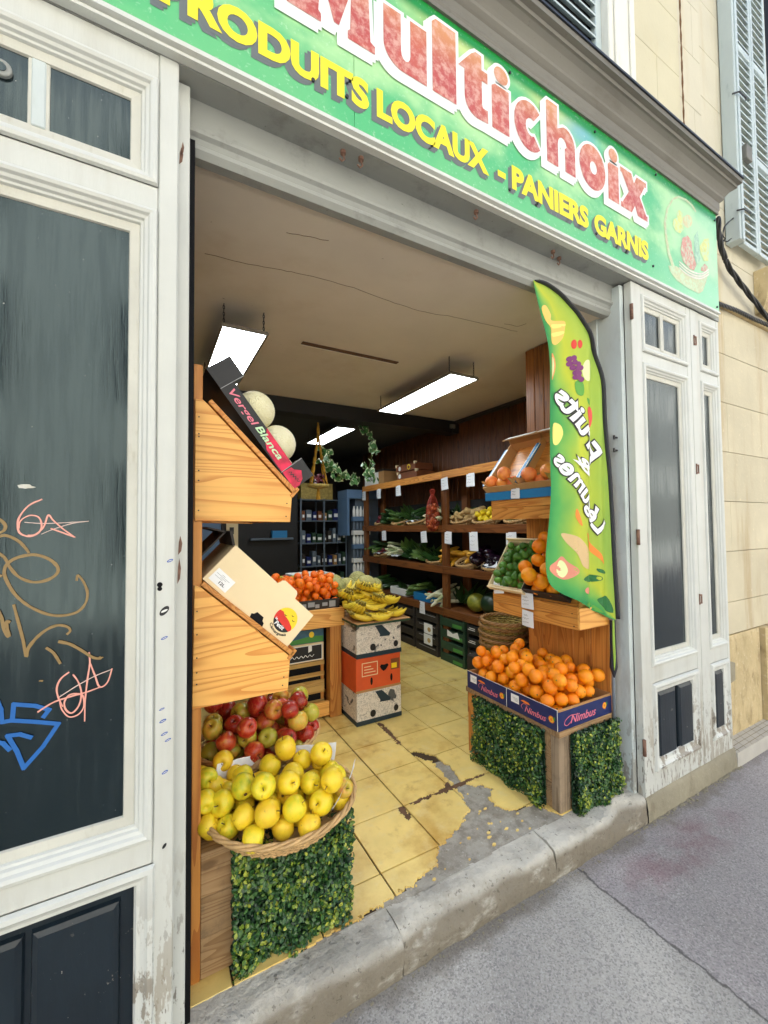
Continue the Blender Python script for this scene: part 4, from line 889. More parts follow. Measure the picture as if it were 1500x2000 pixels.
def tray(xf, z0, z1, za, zb):
    box('tray_front', M['pine_y'], rs, xf,xf+.018,.134,.80,z0,(z0+z1)/2-.001,.002); box('tray_front', M['pine_y'], rs, xf-.002,xf+.016,.134,.80,(z0+z1)/2+.001,z1,.002)
    P = [(xf+.019,z0+.004),(2.384,z0+.05),(2.384,zb-.02),(xf+.019,za-.01)]
    for y in (.136,.78): MB().prism(P, y, y+.018, 'y').build('tray_side', M['pine'], rs, bevel=.002)
    MB().prism([(xf+.019,za-.012),(2.384,zb-.02),(2.384,zb-.002),(xf+.019,za+.006)], .155, .779, 'y').build('tray_board', M['pine_y'], rs)
tray(2.10,1.100,1.232,1.232,1.560); tray(2.10,1.735,1.895,1.895,2.28)
nails(rs, [(2.0975,.16,1.12),(2.0975,.17,1.19),(2.0975,.2,1.77)], 'x', .004)
box('tray_corner', M['pine'], rs, 2.094,2.38,.118,.1345,1.105,1.228,.003)
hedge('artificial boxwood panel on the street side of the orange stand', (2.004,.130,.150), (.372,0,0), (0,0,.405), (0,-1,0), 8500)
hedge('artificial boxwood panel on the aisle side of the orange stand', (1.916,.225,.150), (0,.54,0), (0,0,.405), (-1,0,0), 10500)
# two navy printed orange crates
def nimbus(y0, label):
    t = thing('orange_crate', label, 'crate', (1.905,y0,.591), rot=(0,0,0))
    mb = box3(MB(), .47,.362,.006,.112); mb.build('body', M['kraft'], t)
    mb = MB().box(-.0012,.0,.0,.362,.0,.112); mb.build('printed_side', M['navy_card'], t); MB().box(0,.47,-.0012,0,.0,.100).build('printed_end', M['navy_card'], t)
    f1 = lambda u, v: (-.0024, .225-u, .026+v); put_text('Nimbus', 'lettering', M['ink_rose'], t, f1, .150, .032, .015, .35)
    f2 = lambda u, v: (.10+u, -.0024, .024+v); put_text('Nimbus', 'lettering', M['ink_rose'], t, f2, .22, .042, .012, .35)
    mb = MB(); ribbon(mb, [(.15,.062),(.10,.066),(.06,.050),(.05,.030),(.075,.020),(.12,.045)], .004, lambda u,v,l: (u,-.0022-l,v)); mb.build('flourish', M['ink_rose'], t)
    mb = MB(); ribbon(mb, [(.20,.062),(.23,.068),(.25,.050),(.24,.034)], .003, lambda u,v,l: (-.0022-l,u,v)); mb.build('flourish', M['ink_rose'], t)
    for ax in (0,1):
        for (r, mt, l) in ((.019,'ink_orange',.0022),(.013,'ink_yellow',.0028),(.009,'ink_orange',.0032)):
            c = ell(0,0,r,r,18); MB().add([((-l,.040+p[0],.052+p[1]) if ax == 0 else (.40+p[0],-l,.056+p[1])) for p in c], [tuple(range(len(c)))]).build('printed_orange', M[mt], t)
        c = [(.012,.012),(.024,.02),(.026,.008),(.02,-.006)]; MB().add([((-.0036,.040-p[0],.052+p[1]) if ax == 0 else (.40+p[0],-.0036,.056+p[1])) for p in c], [(0,1,2,3)]).build('printed_leaf', M['ink_green'], t)
    MB().add([(-.0026,.330,.048),(-.0026,.268,.048),(-.0026,.268,.096),(-.0026,.330,.096)], [(0,1,2,3)]).build('label', M['ink_white'], t)
    for k in range(3): MB().box(-.0034,-.003,.275,.30+.008*k,.060+k*.008,.062+k*.008).build('print_line', M['ink_grey'], t)
    c = [(.255,.078),(.235,.088),(.195,.084),(.185,.074),(.22,.072)]; MB().add([(-.0026,a,b) for a,b in c], [tuple(range(5))]).build('printed_hand', M['ink_orange'], t)
    MB().box(-.0016,0.0008,.0,.362,.112,.1135).build('edge', M['card_white'], t); MB().box(-.0014,.0055,.0,.004,.0,.112).build('edge', M['card_white'], t)
    return t
nimbus(.128, 'navy crate of oranges nearest the street on the right stand'); nimbus(.494, 'navy crate of oranges farther from the street on the right stand')
# cartons and crates leaning in the trays
def tilted(name, label, cat, y0, w, zf, L, H, mat, inner, ang=52, front=None):
    t = thing(name, label, cat, (2.112,y0,zf), rot=(0,-R_(ang),0))
    mb = box3(MB(), L, w, .005, H); mb.build('body', mat, t)
    MB().box(.006,L-.006,.006,w-.006,.0052,.0065).build('inner_base', inner, t)
    if front: MB().box(-.002,.0,.0,w,-.005,H*.95).build('printed_side', front, t)
    return t
for y0, lb in ((.545,'blue and white carton of grapefruit at the back of the upper right tray'),(.255,'blue and white carton of grapefruit nearer the street on the upper right tray')):
    t = tilted('fruit_carton', lb, 'carton', y0, .285, 1.905, .44, .085, M['card_kraft'], M['kraft'], 50)
    for y in (-.0015,.2855): MB().box(.02,.38,y,y+.0012,.03,.0845).build('printed_side', M['card_blue'], t); MB().box(.02,.38,y-.0006,y+.002,.05,.07).build('white_band', M['card_white'], t)
    for y in (-.002,.271): MB().box(.02,.38,y,y+.016,.0852,.0875).build('top_edge', M['card_white'], t)
    for y in (-.014,.2872): MB().box(.02,.38,y,y+.0118,.070,.0876).build('blue_edge', M['card_blue'], t)
    mb = MB(); mb.prism([(.44,.085),(.46,.13),(.40,.16),(.395,.155),(.45,.125),(.434,.085)], .0, .285, 'y'); mb.build('end_flap', M['kraft'], t); mb = MB().prism([(.452,.128),(.40,.158),(.402,.164),(.458,.132)], .02, .26, 'y'); mb.build('flap_label', M['card_white'], t)
    for y in (-.003,.24): MB().prism([(.0,.085),(.05,.085),(.0,.15)], y, y+.006, 'y').build('corner_flap', M['card_kraft'], t)
MB().box(2.080,2.098,.255,.842,1.868,1.925).build('tray_label_strip', M['card_blue'], rs, bevel=.003)
ac = tilted('fruit_crate', 'pale wooden crate of green avocados on the lower right tray', 'crate', .502, .300, 1.245, .36, .070, M['cream_board'], M['kraft'], 55)
oc = tilted('fruit_carton', 'open carton of large oranges behind the flag on the lower right tray', 'carton', .190, .300, 1.245, .36, .085, M['dark_card'], M['kraft'], 55)
MB().box(-.014,-.001,-.008,.308,.030,.066).build('crate_rail', M['cream_board'], ac, bevel=.002); MB().box(.361,.372,-.005,.305,.0,.10).build('crate_rail', M['cream_board'], ac, bevel=.002)
def card(label, p, w, h, rot=(0,0,0), group=None):
    n = 5; vs = []
    for i in range(n+1):
        for j in range(n+1):
            a, b = i/n-.5, j/n-1; vs.append((.006*math.sin(3*a+b*2)+.012*b*b*(.3+a), a*w, b*h))
    mb = MB().add(vs, [(i*(n+1)+j,(i+1)*(n+1)+j,(i+1)*(n+1)+j+1,i*(n+1)+j+1) for i in range(n) for j in range(n)])
    o = mb.build('price_card', M['paper'], org=(0,0,0), smooth=True); o.location = p; o.rotation_euler = rot; tag(o, label, 'price card', group)
    mh_ = MB(); rd = random.Random(hash(label) % 1000 if False else len(label)*7)
    for q in range(3):
        zz = -h*(.25+.22*q); L = w*rd.uniform(.35,.6); ribbon(mh_, [(-L/2+L*i/9, zz+h*.05*(rd.random()-.5)*2) for i in range(10)], .0022, lambda u,v,l: (-.016-l, -u, v))
    ho = mh_.build('handwriting', M['ink_grey'], o); ho.location = (0,0,0)
    return o
card('white price card on the blue carton of the upper right tray', (2.078,.555,1.955), .075, .085, (.06,0,.1))
card('white price card clipped to the front of the avocado crate', (2.085,.735,1.315), .10, .085, (-.15,.1,0))
card('upper of two white price cards under the orange carton', (2.082,.480,1.268), .10, .10, (0,0,.05))
card('lower of two white price cards under the orange carton', (2.082,.478,1.155), .10, .10, (.03,0,0))
# ------------------------------------------------------------------ fruit
def fruitmat(name, stops, rough=.35, sc=3, bumps=None, streak=None, netting=False, speck=None, rr=.21):
    t = NT(name); z = t.sep(t.tc.outputs['Object'])[2]
    n = t.noise(sc, (1,1,1), 4, .55); f = t.math('ADD', t.math('MULTIPLY', n, .75), t.mrange(t.rnd(),0,1,.09-rr,.09+rr,False))
    c = t.ramp(f, stops)
    if streak: c = t.mix(t.mrange(t.noise(16,(1,1,.12),4,.6),.45,.7,0,.55), c, streak)
    if speck: c = t.mix(t.mrange(t.noise(13,(1,1,1),2,.5),.70,.74,0,.6), c, speck); c = t.mix(t.mrange(t.noise(2.2,(1,1,1),3,.5),.66,.72,0,.45), c, dk(speck,1.2))
    if netting:
        v = t.n('ShaderNodeTexVoronoi'); v.feature = 'DISTANCE_TO_EDGE'; v.inputs['Scale'].default_value = 6.5; t.l(t.vec((1,1,1)), v.inputs['Vector'])
        m = t.mrange(v.outputs['Distance'], .0, .10, 1, 0); c = t.mix(t.math('MULTIPLY',m,.55), c, S(238,226,170)); t.bump(m, .5, .03)
    for b in (bumps or []): t.bump(t.noise(b[0],(1,1,1),2,.5), b[1], b[2])
    t.b.inputs['Subsurface Weight'].default_value = 0.0
    return t.done(c, rough, .5)
fruitmat('apple_yellow', [(.10,S(150,176,40)),(.24,S(214,206,46)),(.42,S(242,214,44)),(.85,S(236,188,48))], .38, 1.4, speck=S(120,84,40))
fruitmat('apple_red', [(.22,S(176,176,56)),(.38,S(214,170,64)),(.50,S(206,96,50)),(.62,S(176,24,26)),(.9,S(120,10,18))], .3, 1.1, streak=S(196,120,56), speck=S(214,180,110), rr=.34)
fruitmat('orange_skin', [(.2,S(242,126,2)),(.6,S(255,154,6)),(.9,S(255,172,22))], .38, 2, [(26,.25,.03)])
fruitmat('mandarin_skin', [(.2,S(232,100,6)),(.6,S(248,122,12)),(.9,S(250,140,24))], .36, 2, [(24,.25,.03)])
fruitmat('grapefruit_skin', [(.2,S(246,166,60)),(.5,S(248,150,70)),(.8,S(240,116,74))], .4, 1.6, [(26,.2,.03)])
fruitmat('melon_skin', [(.2,S(228,220,172)),(.8,S(244,238,204))], .6, 2, netting=True)
fruitmat('green_melon', [(.2,S(150,150,84)),(.8,S(186,178,104))], .6, 2, netting=True)
fruitmat('lemon_skin', [(.2,S(220,190,20)),(.8,S(246,220,50))], .4, 2, [(26,.2,.03)])
fruitmat('avocado_skin', [(.2,S(56,98,26)),(.6,S(86,138,40)),(.9,S(124,166,60))], .35, 2.5, [(20,.3,.03)])
fruitmat('banana_skin', [(.2,S(206,176,40)),(.55,S(236,206,62)),(.9,S(178,182,60))], .4, 2.2, streak=S(196,160,50))
plain('banana_tip', S(146,132,56), .7); plain('stem_brown', S(92,66,38), .8); plain('calyx', S(96,110,50), .7)
fruitmat('tomato_skin', [(.2,S(170,24,16)),(.8,S(206,50,26))], .2, 2); fruitmat('courgette_skin', [(.2,S(26,52,24)),(.8,S(58,92,42))], .3, 4)
fruitmat('leaf_veg', [(.2,S(36,66,28)),(.5,S(70,104,44)),(.9,S(130,150,80))], .5, 4); fruitmat('aubergine_skin', [(.2,S(24,14,24)),(.8,S(40,20,38))], .18, 3)
fruitmat('leek_skin', [(.2,S(120,140,84)),(.5,S(206,206,170)),(.9,S(222,216,188))], .5, 2); fruitmat('root_skin', [(.2,S(168,136,84)),(.8,S(200,172,116))], .8, 5, [(8,.5,.1)])
fruitmat('beet_skin', [(.2,S(70,18,30)),(.8,S(120,34,44))], .6, 3); fruitmat('plantain_skin', [(.2,S(190,132,30)),(.8,S(226,172,48))], .45, 2)
fruitmat('onion_skin', [(.2,S(150,66,30)),(.8,S(190,98,46))], .4, 2); fruitmat('watermelon_skin', [(.2,S(20,40,24)),(.8,S(40,66,36))], .35, 1.5); fruitmat('gourd_skin', [(.3,S(120,126,40)),(.7,S(206,196,70))], .45, 2)
APX = [(.02,.60),(.10,.66),(.22,.79),(.42,.88),(.66,.82),(.88,.56),(.99,.2),(.99,-.12),(.90,-.48),(.72,-.76),(.50,-.91),(.32,-.91),(.18,-.82),(.08,-.74),(.02,-.72)]
apple_y = mesh_only(MB().lathe(APX[::-1],18), 'apple', M['apple_yellow']); apple_r = mesh_only(MB().lathe(APX[::-1],18), 'apple', M['apple_red'])
stem_me = mesh_only(MB().tube([(0,0,.60),(.03,0,.85),(.10,.02,1.06)], [.05,.035,.05], 5), 'stem', M['stem_brown'])
calyx_me = mesh_only(MB().lathe([(.16,-.80),(.13,-.86),(.03,-.82)][::-1],7), 'calyx', M['stem_brown'])
def sph(mat, sz=.96, n=20, m=12): return mesh_only(MB().lathe([(max(.02,math.sin(math.pi*i/m)), -sz*math.cos(math.pi*i/m)) for i in range(m+1)], n), 'fruit', M[mat])
orange_me = sph('orange_skin'); mand_me = sph('mandarin_skin', .86, 16, 10); gf_me = sph('grapefruit_skin', .95); melon_me = sph('melon_skin', .98, 24, 16); gmelon_me = sph('green_melon', .95, 22, 14)
button_me = mesh_only(MB().lathe([(.12,.93),(.10,.985),(.03,.99)],8), 'calyx', M['calyx'])
lemon_me = mesh_only(MB().lathe([(.03,-1.28),(.14,-1.2),(.22,-1.08),(.55,-.85),(.88,-.45),(1,0),(.88,.45),(.55,.85),(.22,1.08),(.13,1.22),(.03,1.28)],14), 'lemon', M['lemon_skin'])
avo_me = mesh_only(MB().lathe([(.03,-1.0),(.4,-.93),(.75,-.68),(.95,-.3),(.98,.05),(.85,.45),(.62,.85),(.45,1.15),(.28,1.36),(.05,1.44)],14), 'avocado', M['avocado_skin'])
tom_me = sph('tomato_skin', .82, 14, 9)
def pack(n, r, rect, floor, seed, inside=lambda x,y: True, tries=40, jitter=.10):
    rd = random.Random(seed); out = []
    for _ in range(n):
        best = None; rr = r*rd.uniform(1-jitter,1+jitter)
        for _ in range(tries):
            x, y = rd.uniform(rect[0],rect[1]), rd.uniform(rect[2],rect[3])
            if not inside(x,y): continue
            z = floor(x,y)+rr
            for (a,b,c,q) in out:
                d2 = (a-x)**2+(b-y)**2; s = (rr+q)*.97
                if d2 < s*s: z = max(z, c+math.sqrt(s*s-d2))
            if best is None or z < best[2]: best = (x,y,z,rr)
        if best: out.append(best)
    return out
def lay(spots, me, name, label, cat, group, seed=1, parts=(), to=lambda p: p, upright=.9, sx=(1,1,1)):
    rd = random.Random(seed); base = label
    uv = [((to(Vector(s[:3]))-CAM).dot(_r)/(to(Vector(s[:3]))-CAM).dot(_f), (to(Vector(s[:3]))-CAM).dot(_u)/(to(Vector(s[:3]))-CAM).dot(_f)) for s in spots]
    us = sorted(q[0] for q in uv); vs_ = sorted(q[1] for q in uv); n = len(spots)
    for k, (x,y,z,r) in enumerate(spots):
        if n > 4: label = '%s, %s %s of the heap' % (base, ['lower','middle','upper'][min(2,3*vs_.index(uv[k][1])//n)], ['left','centre','right'][min(2,3*us.index(uv[k][0])//n)])
        o = inst(name, me, to(Vector((x,y,z))), (rd.gauss(0,upright),rd.gauss(0,upright),rd.uniform(0,6.28)), (r*sx[0]*rd.uniform(.95,1.05),r*sx[1]*rd.uniform(.95,1.05),r*sx[2]*rd.uniform(.93,1.06))); tag(o, label, cat, group)
        for pn, pm in parts: inst(pn, pm, (0,0,0), parent=o)
# wicker
surf('wicker', S(196,160,108), .6, .25, 25, rnd=.1); surf('wicker_dark', S(150,112,66), .6, .3, 25); surf('wicker_raffia', S(172,148,78), .7, .3, 30)
def basket_mb(ra, rb, k, h, rows, stakes, r, sides=5, rim=True, seed=0, flare=1.0):
    body, rimb = MB(), MB(); n = stakes*4
    def ax(t): s = k+(1-k)*(t**flare); return ra*s, rb*s
    for q in range(rows):
        t = (q+.5)/rows; a, b = ax(t); P = []
        for i in range(n+1):
            th = 2*math.pi*i/n; off = r*.95*math.cos(math.pi*(i/2+q)); P.append(((a+off)*math.cos(th),(b+off)*math.sin(th),h*t+r*.2*math.sin(i*1.7+q)))
        body.tube(P, r, sides, cap=False)
    for i in range(stakes):
        th = 2*math.pi*(i+.5)/stakes; body.tube([(ax(t)[0]*math.cos(th),ax(t)[1]*math.sin(th),h*t) for t in (0,.35,.7,1.02)], r*.8, 4)
    c = [(ra*k*math.cos(2*math.pi*i/24),rb*k*math.sin(2*math.pi*i/24)) for i in range(24)]; body.prism(c, -.004, .004, 'z')
    if rim:
        for s in range(3):
            P = []
            for i in range(91):
                th = 2*math.pi*i/90; ph = th*9+s*2.094; P.append(((ra+r*1.3*math.cos(ph))*math.cos(th),(rb+r*1.3*math.cos(ph))*math.sin(th),h+r*1.3*math.sin(ph)+r*.6))
            rimb.tube(P, r*1.15, 6, cap=False)
    return body, rimb
def basket(label, loc, ra, rb, h, rows, stakes, r, mat='wicker', rot=(0,0,0), k=.8, group=None):
    t = thing('wicker_basket', label, 'basket', loc, group, rot=rot); b, rm = basket_mb(ra,rb,k,h,rows,stakes,r); b.build('weave', M[mat], t, smooth=True); rm.build('rim', M[mat], t, smooth=True); return t
# yellow apples in the front basket
basket('oval wicker basket of yellow apples on the front of the left stand', (.452,.222,.585), .272,.205,.085,7,34,.0052, k=.74, rot=(R_(9),0,R_(-6)))
ins = lambda cx,cy,a,b: (lambda x,y: ((x-cx)/a)**2+((y-cy)/b)**2 < 1)
fl0 = lambda x,y: .598+(y-.222)*.14+.035*(((x-.45)/.27)**2+((y-.222)/.2)**2)
sp = pack(38, .0405, (.19,.70,.03,.42), fl0, 11, ins(.455,.215,.232,.165), 40)
lay(sp, apple_y, 'apple', 'ripe yellow apple in the oval front basket', 'apple', 'yellow apples in the front basket', 4, [('stem',stem_me),('calyx',calyx_me)], upright=1.0)
o = inst('apple', apple_r, (.652,.105,.735), (1.2,.3,0), .036); o.location.z = .70; tag(o, 'single reddish orange apple at the right end among yellow apples', 'apple'); inst('stem', stem_me, (0,0,0), parent=o)
def sheet(name, label, P, cat='paper', n=12, amp=.008, seed=0, mat='paper'):
    """crumpled paper: bilinear patch of four corners"""
    A,B,Cc,D = [Vector(p) for p in P]; vs = []
    for i in range(n+1):
        for j in range(n+1):
            u, v = i/n, j/n; p = (A*(1-u)+B*u)*(1-v)+(D*(1-u)+Cc*u)*v; vs.append(p+dsp(p.x+seed,p.y,p.z,amp,14)+dsp(p.x,p.y+seed,p.z,amp*.4,40))
    o = MB().add(vs, [(i*(n+1)+j,(i+1)*(n+1)+j,(i+1)*(n+1)+j+1,i*(n+1)+j+1) for i in range(n) for j in range(n)]).build(name, M[mat], smooth=True); tag(o, label, cat); return o
sheet('paper_liner', 'white paper liner sticking up at the right end of the apple basket', [(.58,.055,.665),(.715,.17,.69),(.735,.16,.765),(.60,.03,.705)], 'paper', seed=1)
sheet('paper_liner', 'white paper corner behind the yellow apples at the left', [(.24,.37,.64),(.40,.42,.66),(.39,.43,.745),(.235,.385,.765)], 'paper', seed=2)
sheet('paper_liner', 'white paper corner behind the yellow apples at the right', [(.55,.40,.66),(.70,.33,.68),(.72,.34,.745),(.56,.42,.74)], 'paper', seed=3)
# red apples behind
basket('round wicker basket of red apples behind the yellow apples', (.46,.66,.585), .285,.235,.12,8,30,.005, k=.75, rot=(0,0,.1))
fl1 = lambda x,y: .605+.03*(((x-.46)/.27)**2+((y-.66)/.22)**2)+max(0,(y-.55))*.25
sp = pack(60, .0415, (.19,.74,.42,.88), fl1, 5, ins(.46,.65,.245,.205), 30)
lay(sp, apple_r, 'apple', 'red green apple in the round rear basket', 'apple', 'red apples in the rear basket', 9, [('stem',stem_me),('calyx',calyx_me)], upright=.9)
sp = pack(13, .037, (.175,.30,.33,.50), lambda x,y: .582, 21, tries=20)+pack(6,.036,(.175,.22,.20,.34),lambda x,y:.582,3,tries=20)
lay(sp, apple_y, 'apple', 'yellow green apple between basket and post', 'apple', 'apples beside the post', 14, [('stem',stem_me)], upright=.9)
# oranges in the two navy crates
fo = lambda x,y: .603+max(0,(x-1.96))*.32
sp = pack(112, .0385, (1.945,2.345,.175,.825), fo, 8, tries=34)
lay(sp, orange_me, 'orange', 'bright orange in the navy crates', 'orange', 'oranges in the navy crates', 2, [('calyx',button_me)], upright=1.2)
# melons in the black carton
T = lambda th: (lambda p: th.matrix_basis @ p)
def basis(o): return Matrix.Translation(o.location) @ o.rotation_euler.to_matrix().to_4x4()
Mb = basis(bc)
for k, (x, y, r) in enumerate(((.20,.10,.079),(.355,.10,.076),(.20,.26,.076),(.355,.25,.075))):
    o = inst('melon', melon_me, Mb @ Vector((x,y,.012+r)), (.4,k*.8,.3), r); tag(o, 'netted cantaloupe melon %s' % ['higher in the black carton nearest the street','lower in the black carton nearest the street','higher in the black carton at the back','lower in the black carton at the back'][k], 'melon'); 
mb = MB(); P = []
for i in range(9): a = 2*math.pi*i/8
pap = sheet('fruit_wrap', 'pale tissue wrapped around fruit at the low end of the black carton', [Mb@Vector((.40,.03,.06)),Mb@Vector((.52,.03,.085)),Mb@Vector((.53,.2,.10)),Mb@Vector((.41,.2,.12))], 'paper', 10, .016, 7, 'cream_board')
# grapefruit, avocados, oranges in the right trays
t_up = [o for o in C.objects if o.name.startswith('fruit_carton') and o.location.z > 1.85 and o.location.x > 2]
for k, t in enumerate(t_up):
    Mt = basis(t); sp = pack(4, .044, (.045,.085,.045,.24), lambda x,y: .006, 30+k, tries=20)
    lay(sp, gf_me, 'grapefruit', 'pink grapefruit lying in the %s blue and white carton' % ('rear' if t.location.y > .4 else 'front'), 'grapefruit', 'grapefruit in the %s carton' % ('rear' if t.location.y > .4 else 'front'), k, to=lambda p, Mt=Mt: Mt @ p)
Mt = basis(ac); sp = pack(44, .0265, (.03,.335,.03,.27), lambda x,y: .006, 41, tries=24)
lay(sp, avo_me, 'avocado', 'green avocado lying in the pale wooden crate', 'avocado', 'avocados in the crate', 6, to=lambda p: Mt @ p, upright=1.2)
Mo = basis(oc); sp = pack(24, .043, (.035,.33,.04,.265), lambda x,y: .006, 42, tries=20)
lay(sp, orange_me, 'orange', 'large orange in the open carton beside the avocados', 'orange', 'large oranges on the right tray', 6, [('calyx',button_me)], to=lambda p: Mo @ p)
# ------------------------------------------------------------------ ceiling lamps
lm = NT('lamp_diffuser'); lm.b.inputs['Emission Color'].default_value = (.86,.95,1,1); lm.b.inputs['Emission Strength'].default_value = LAMP_EMIT; lm.done((.9,.9,.9), .5)
surf('lamp_metal', S(120,112,98), .5, .1, 5)
def lamp(label, x0, x1, y0, y1, z):
    t = thing('ceiling_lamp', label, 'lamp', ((x0+x1)/2,(y0+y1)/2,z))
    mb = MB().box(x0+.004,x1-.004,y0+.004,y1-.004,z+.0122,z+.022); mb.build('housing', M['lamp_metal'], t, bevel=.003)
    mb = MB(); f = .012
    for a in ((x0,x1,y0,y0+f),(x0,x1,y1-f,y1),(x0,x0+f,y0+f,y1-f),(x1-f,x1,y0+f,y1-f)): mb.box(*a, z, z+.0118)
    mb.build('frame', M['lamp_metal'], t); MB().box(x0+f+.001,x1-f-.001,y0+f+.001,y1-f-.001,z+.004,z+.011).build('diffuser', M['lamp_diffuser'], t)
    for cx in (x0+.02,x1-.02):
        for cy in (y0+.04,y1-.04):
            mb = MB(); zz = z+.022; k = 0
            while zz < 2.975:
                r = .008; P = [((cx+r*.55*math.cos(a)) if k%2 else cx, cy if k%2 else cy+r*.55*math.cos(a), zz+.010+.0125*math.sin(a)) for a in [i*math.pi/4 for i in range(9)]]; mb.tube(P, .0022, 4, cap=False); zz += .019; k += 1
            mb.build('chain', M['black_iron'], t)
    return t
lamp('lit square ceiling panel lamp on chains above the left stand', .335,.600,1.05,2.10,2.832)
lamp('lit oblong ceiling panel lamp on chains in the middle of the shop', 1.945,2.225,1.04,2.20,2.832)
lamp('lit oblong ceiling panel lamp beyond the black beam', 1.84,2.09,2.98,4.05,2.832)
t = thing('ceiling_track', 'narrow brown strip fixed across the beige ceiling between the lamps', 'ceiling strip', (1.3,1.37,2.97))
box('strip', M['adhesive'], t, .905,1.68,1.345,1.385,2.972,2.9795,.002); box('strip_edge', M['ceiling_paint'], t, .905,1.68,1.386,1.394,2.968,2.9795,.001)
t = thing('wall_socket_box', 'small grey junction box and cable at the corner of beam and ceiling', 'junction box', (3.2,2.58,2.9)); box('case', M['cornice_paint'], t, 3.17,3.24,2.585,2.618,2.88,2.93,.004); MB().tube([(3.205,2.6,2.88),(3.205,2.6,2.80),(3.1,2.61,2.78)], .006, 6).build('lead', M['cable_black'], t)

# ------------------------------------------------------------------ right wall shelving
SX = 2.95
sh = thing('shelf_unit', 'long brown wooden shelving along the right wall', 'shelving', (3.13,2.8,.15))
ZS = (.752,1.232,1.705,2.322)
for y in (1.02,2.47,4.50):
    box('post', M['shelf_wood_z'], sh, SX+.004,SX+.05,y-.05,y+.05,.152,2.30,.003); box('post', M['shelf_wood_z'], sh, 3.26,3.31,y-.05,y+.05,.152,2.30,.003)
for z in ZS:
    for a, b in ((1.03,2.468),(2.472,4.55)): box('shelf_board', M['shelf_wood'], sh, SX+.03,3.312,a,b,z-.03,z-.008,.002); box('shelf_rail', M['pine_y'] if z > 2 else M['shelf_wood'], sh, SX-.018,SX+.002,a,b,z-.085,z,.003)
box('back_board', M['beam_black'], sh, 3.312,3.317,1.0,4.55,.16,2.0,0)  # black board stands in for the deep shade inside the shelves
def tilt_basket(label, y, z, w=.145, d=.155, mat='wicker'):
    t = thing('wicker_basket', label, 'basket', (SX+.165,y,z+.012), rot=(0,R_(-20),0)); b, rm = basket_mb(d,w,.72,.06,3,18,.006,4); b.build('weave', M[mat], t, smooth=True); rm.build('rim', M[mat], t, smooth=True); return t
def long_me(mat, L, r, bend=0, taper=.6, n=8, seed=0):
    P = [(L*(i/10-.5), bend*math.sin(math.pi*i/10), .12*bend*math.sin(math.pi*i/10)) for i in range(11)]; rr = [r*(taper+(1-taper)*math.sin(math.pi*min(1,max(.06,i/10)))**.6) for i in range(11)]
    rr[0] *= .4; rr[-1] *= .4; return mesh_only(MB().tube(P, rr, n), 'produce', M[mat])
cour_me = long_me('courgette_skin', .20, .022); cuc_me = long_me('leaf_veg', .22, .02); aub_me = long_me('aubergine_skin', .19, .033, .02, .45); leek_me = long_me('leek_skin', .34, .016, .02, .9); plan_me = long_me('plantain_skin', .20, .020, .04, .6); beet_me = sph('beet_skin', .95, 12, 8); root_me = long_me('root_skin', .10, .022, .02, .7); limes_me = sph('leaf_veg', 1.1, 12, 8); onion_me = sph('onion_skin', .95, 12, 8)
cab_me = sph('leek_skin', .9, 14, 9); yel_me = long_me('gourd_skin', .11, .028, .015, .4)
def leafy(seed, mat='leaf_veg', n=26, L=.16):
    rd = random.Random(seed); mb = MB()
    for k in range(n):
        a = rd.uniform(-1.2,1.2); e = rd.uniform(.1,.9); l = L*rd.uniform(.6,1.1); d = Vector((-math.cos(a)*math.cos(e),math.sin(a)*math.cos(e),math.sin(e))); s = d.orthogonal().normalized(); w = l*.22
        p = Vector((.02,rd.uniform(-.05,.05),0)); mb.add([p,p+d*l*.5+s*w,p+d*l,p+d*l*.5-s*w,p+d*l*.55+Vector((0,0,.01))], [(0,1,4),(1,2,4),(2,3,4),(3,0,4)])
    return mesh_only(mb, 'leafy_green', M[mat], False)
leaf_a, leaf_b, leaf_c = leafy(1), leafy(2,'courgette_skin',30,.18), leafy(3,'leaf_veg',30,.2)
def heap(y, z, me, name, label, cat, grp, n, size, sd, along='x', spread=(.10,.11), lift=.03):
    rd = random.Random(sd); size *= 1.25; lift += .02
    for k in range(n):
        q = k/n; p = (SX+.165+rd.uniform(-1,1)*spread[0], y+rd.uniform(-1,1)*spread[1], z+lift+.045*rd.random()+.05*(k//max(1,n//2)))
        rot = (rd.uniform(-.2,.2), rd.uniform(-.25,.25)-R_(12), rd.uniform(-.35,.35)+(math.pi if rd.random() < .5 else 0)) if along == 'x' else (rd.uniform(0,6),rd.uniform(0,6),rd.uniform(0,6))
        o = inst(name, me, p, rot, size); tag(o, label, cat, grp)
def fruitheap(y, z, me, name, label, cat, n, r, sd, parts=(), upr=1.2):
    sp = pack(n, r, (SX+.06,SX+.27,y-.115,y+.115), lambda x,yy: z+.02+max(0,x-SX-.06)*.35, sd, ins(SX+.165,y,.115,.125), 20); lay(sp, me, name, label, cat, label+' group', sd, parts, upright=upr)
def liner(y, z, label, sd, dy=.12): sheet('paper_liner', label, [(SX+.0,y-dy,z+.055),(SX+.01,y+dy,z+.05),(SX+.25,y+dy*.9,z+.075),(SX+.25,y-dy*.9,z+.08)], 'paper', 12, .022, sd)
Z1, Z2, Z3 = ZS[2], ZS[1], ZS[0]
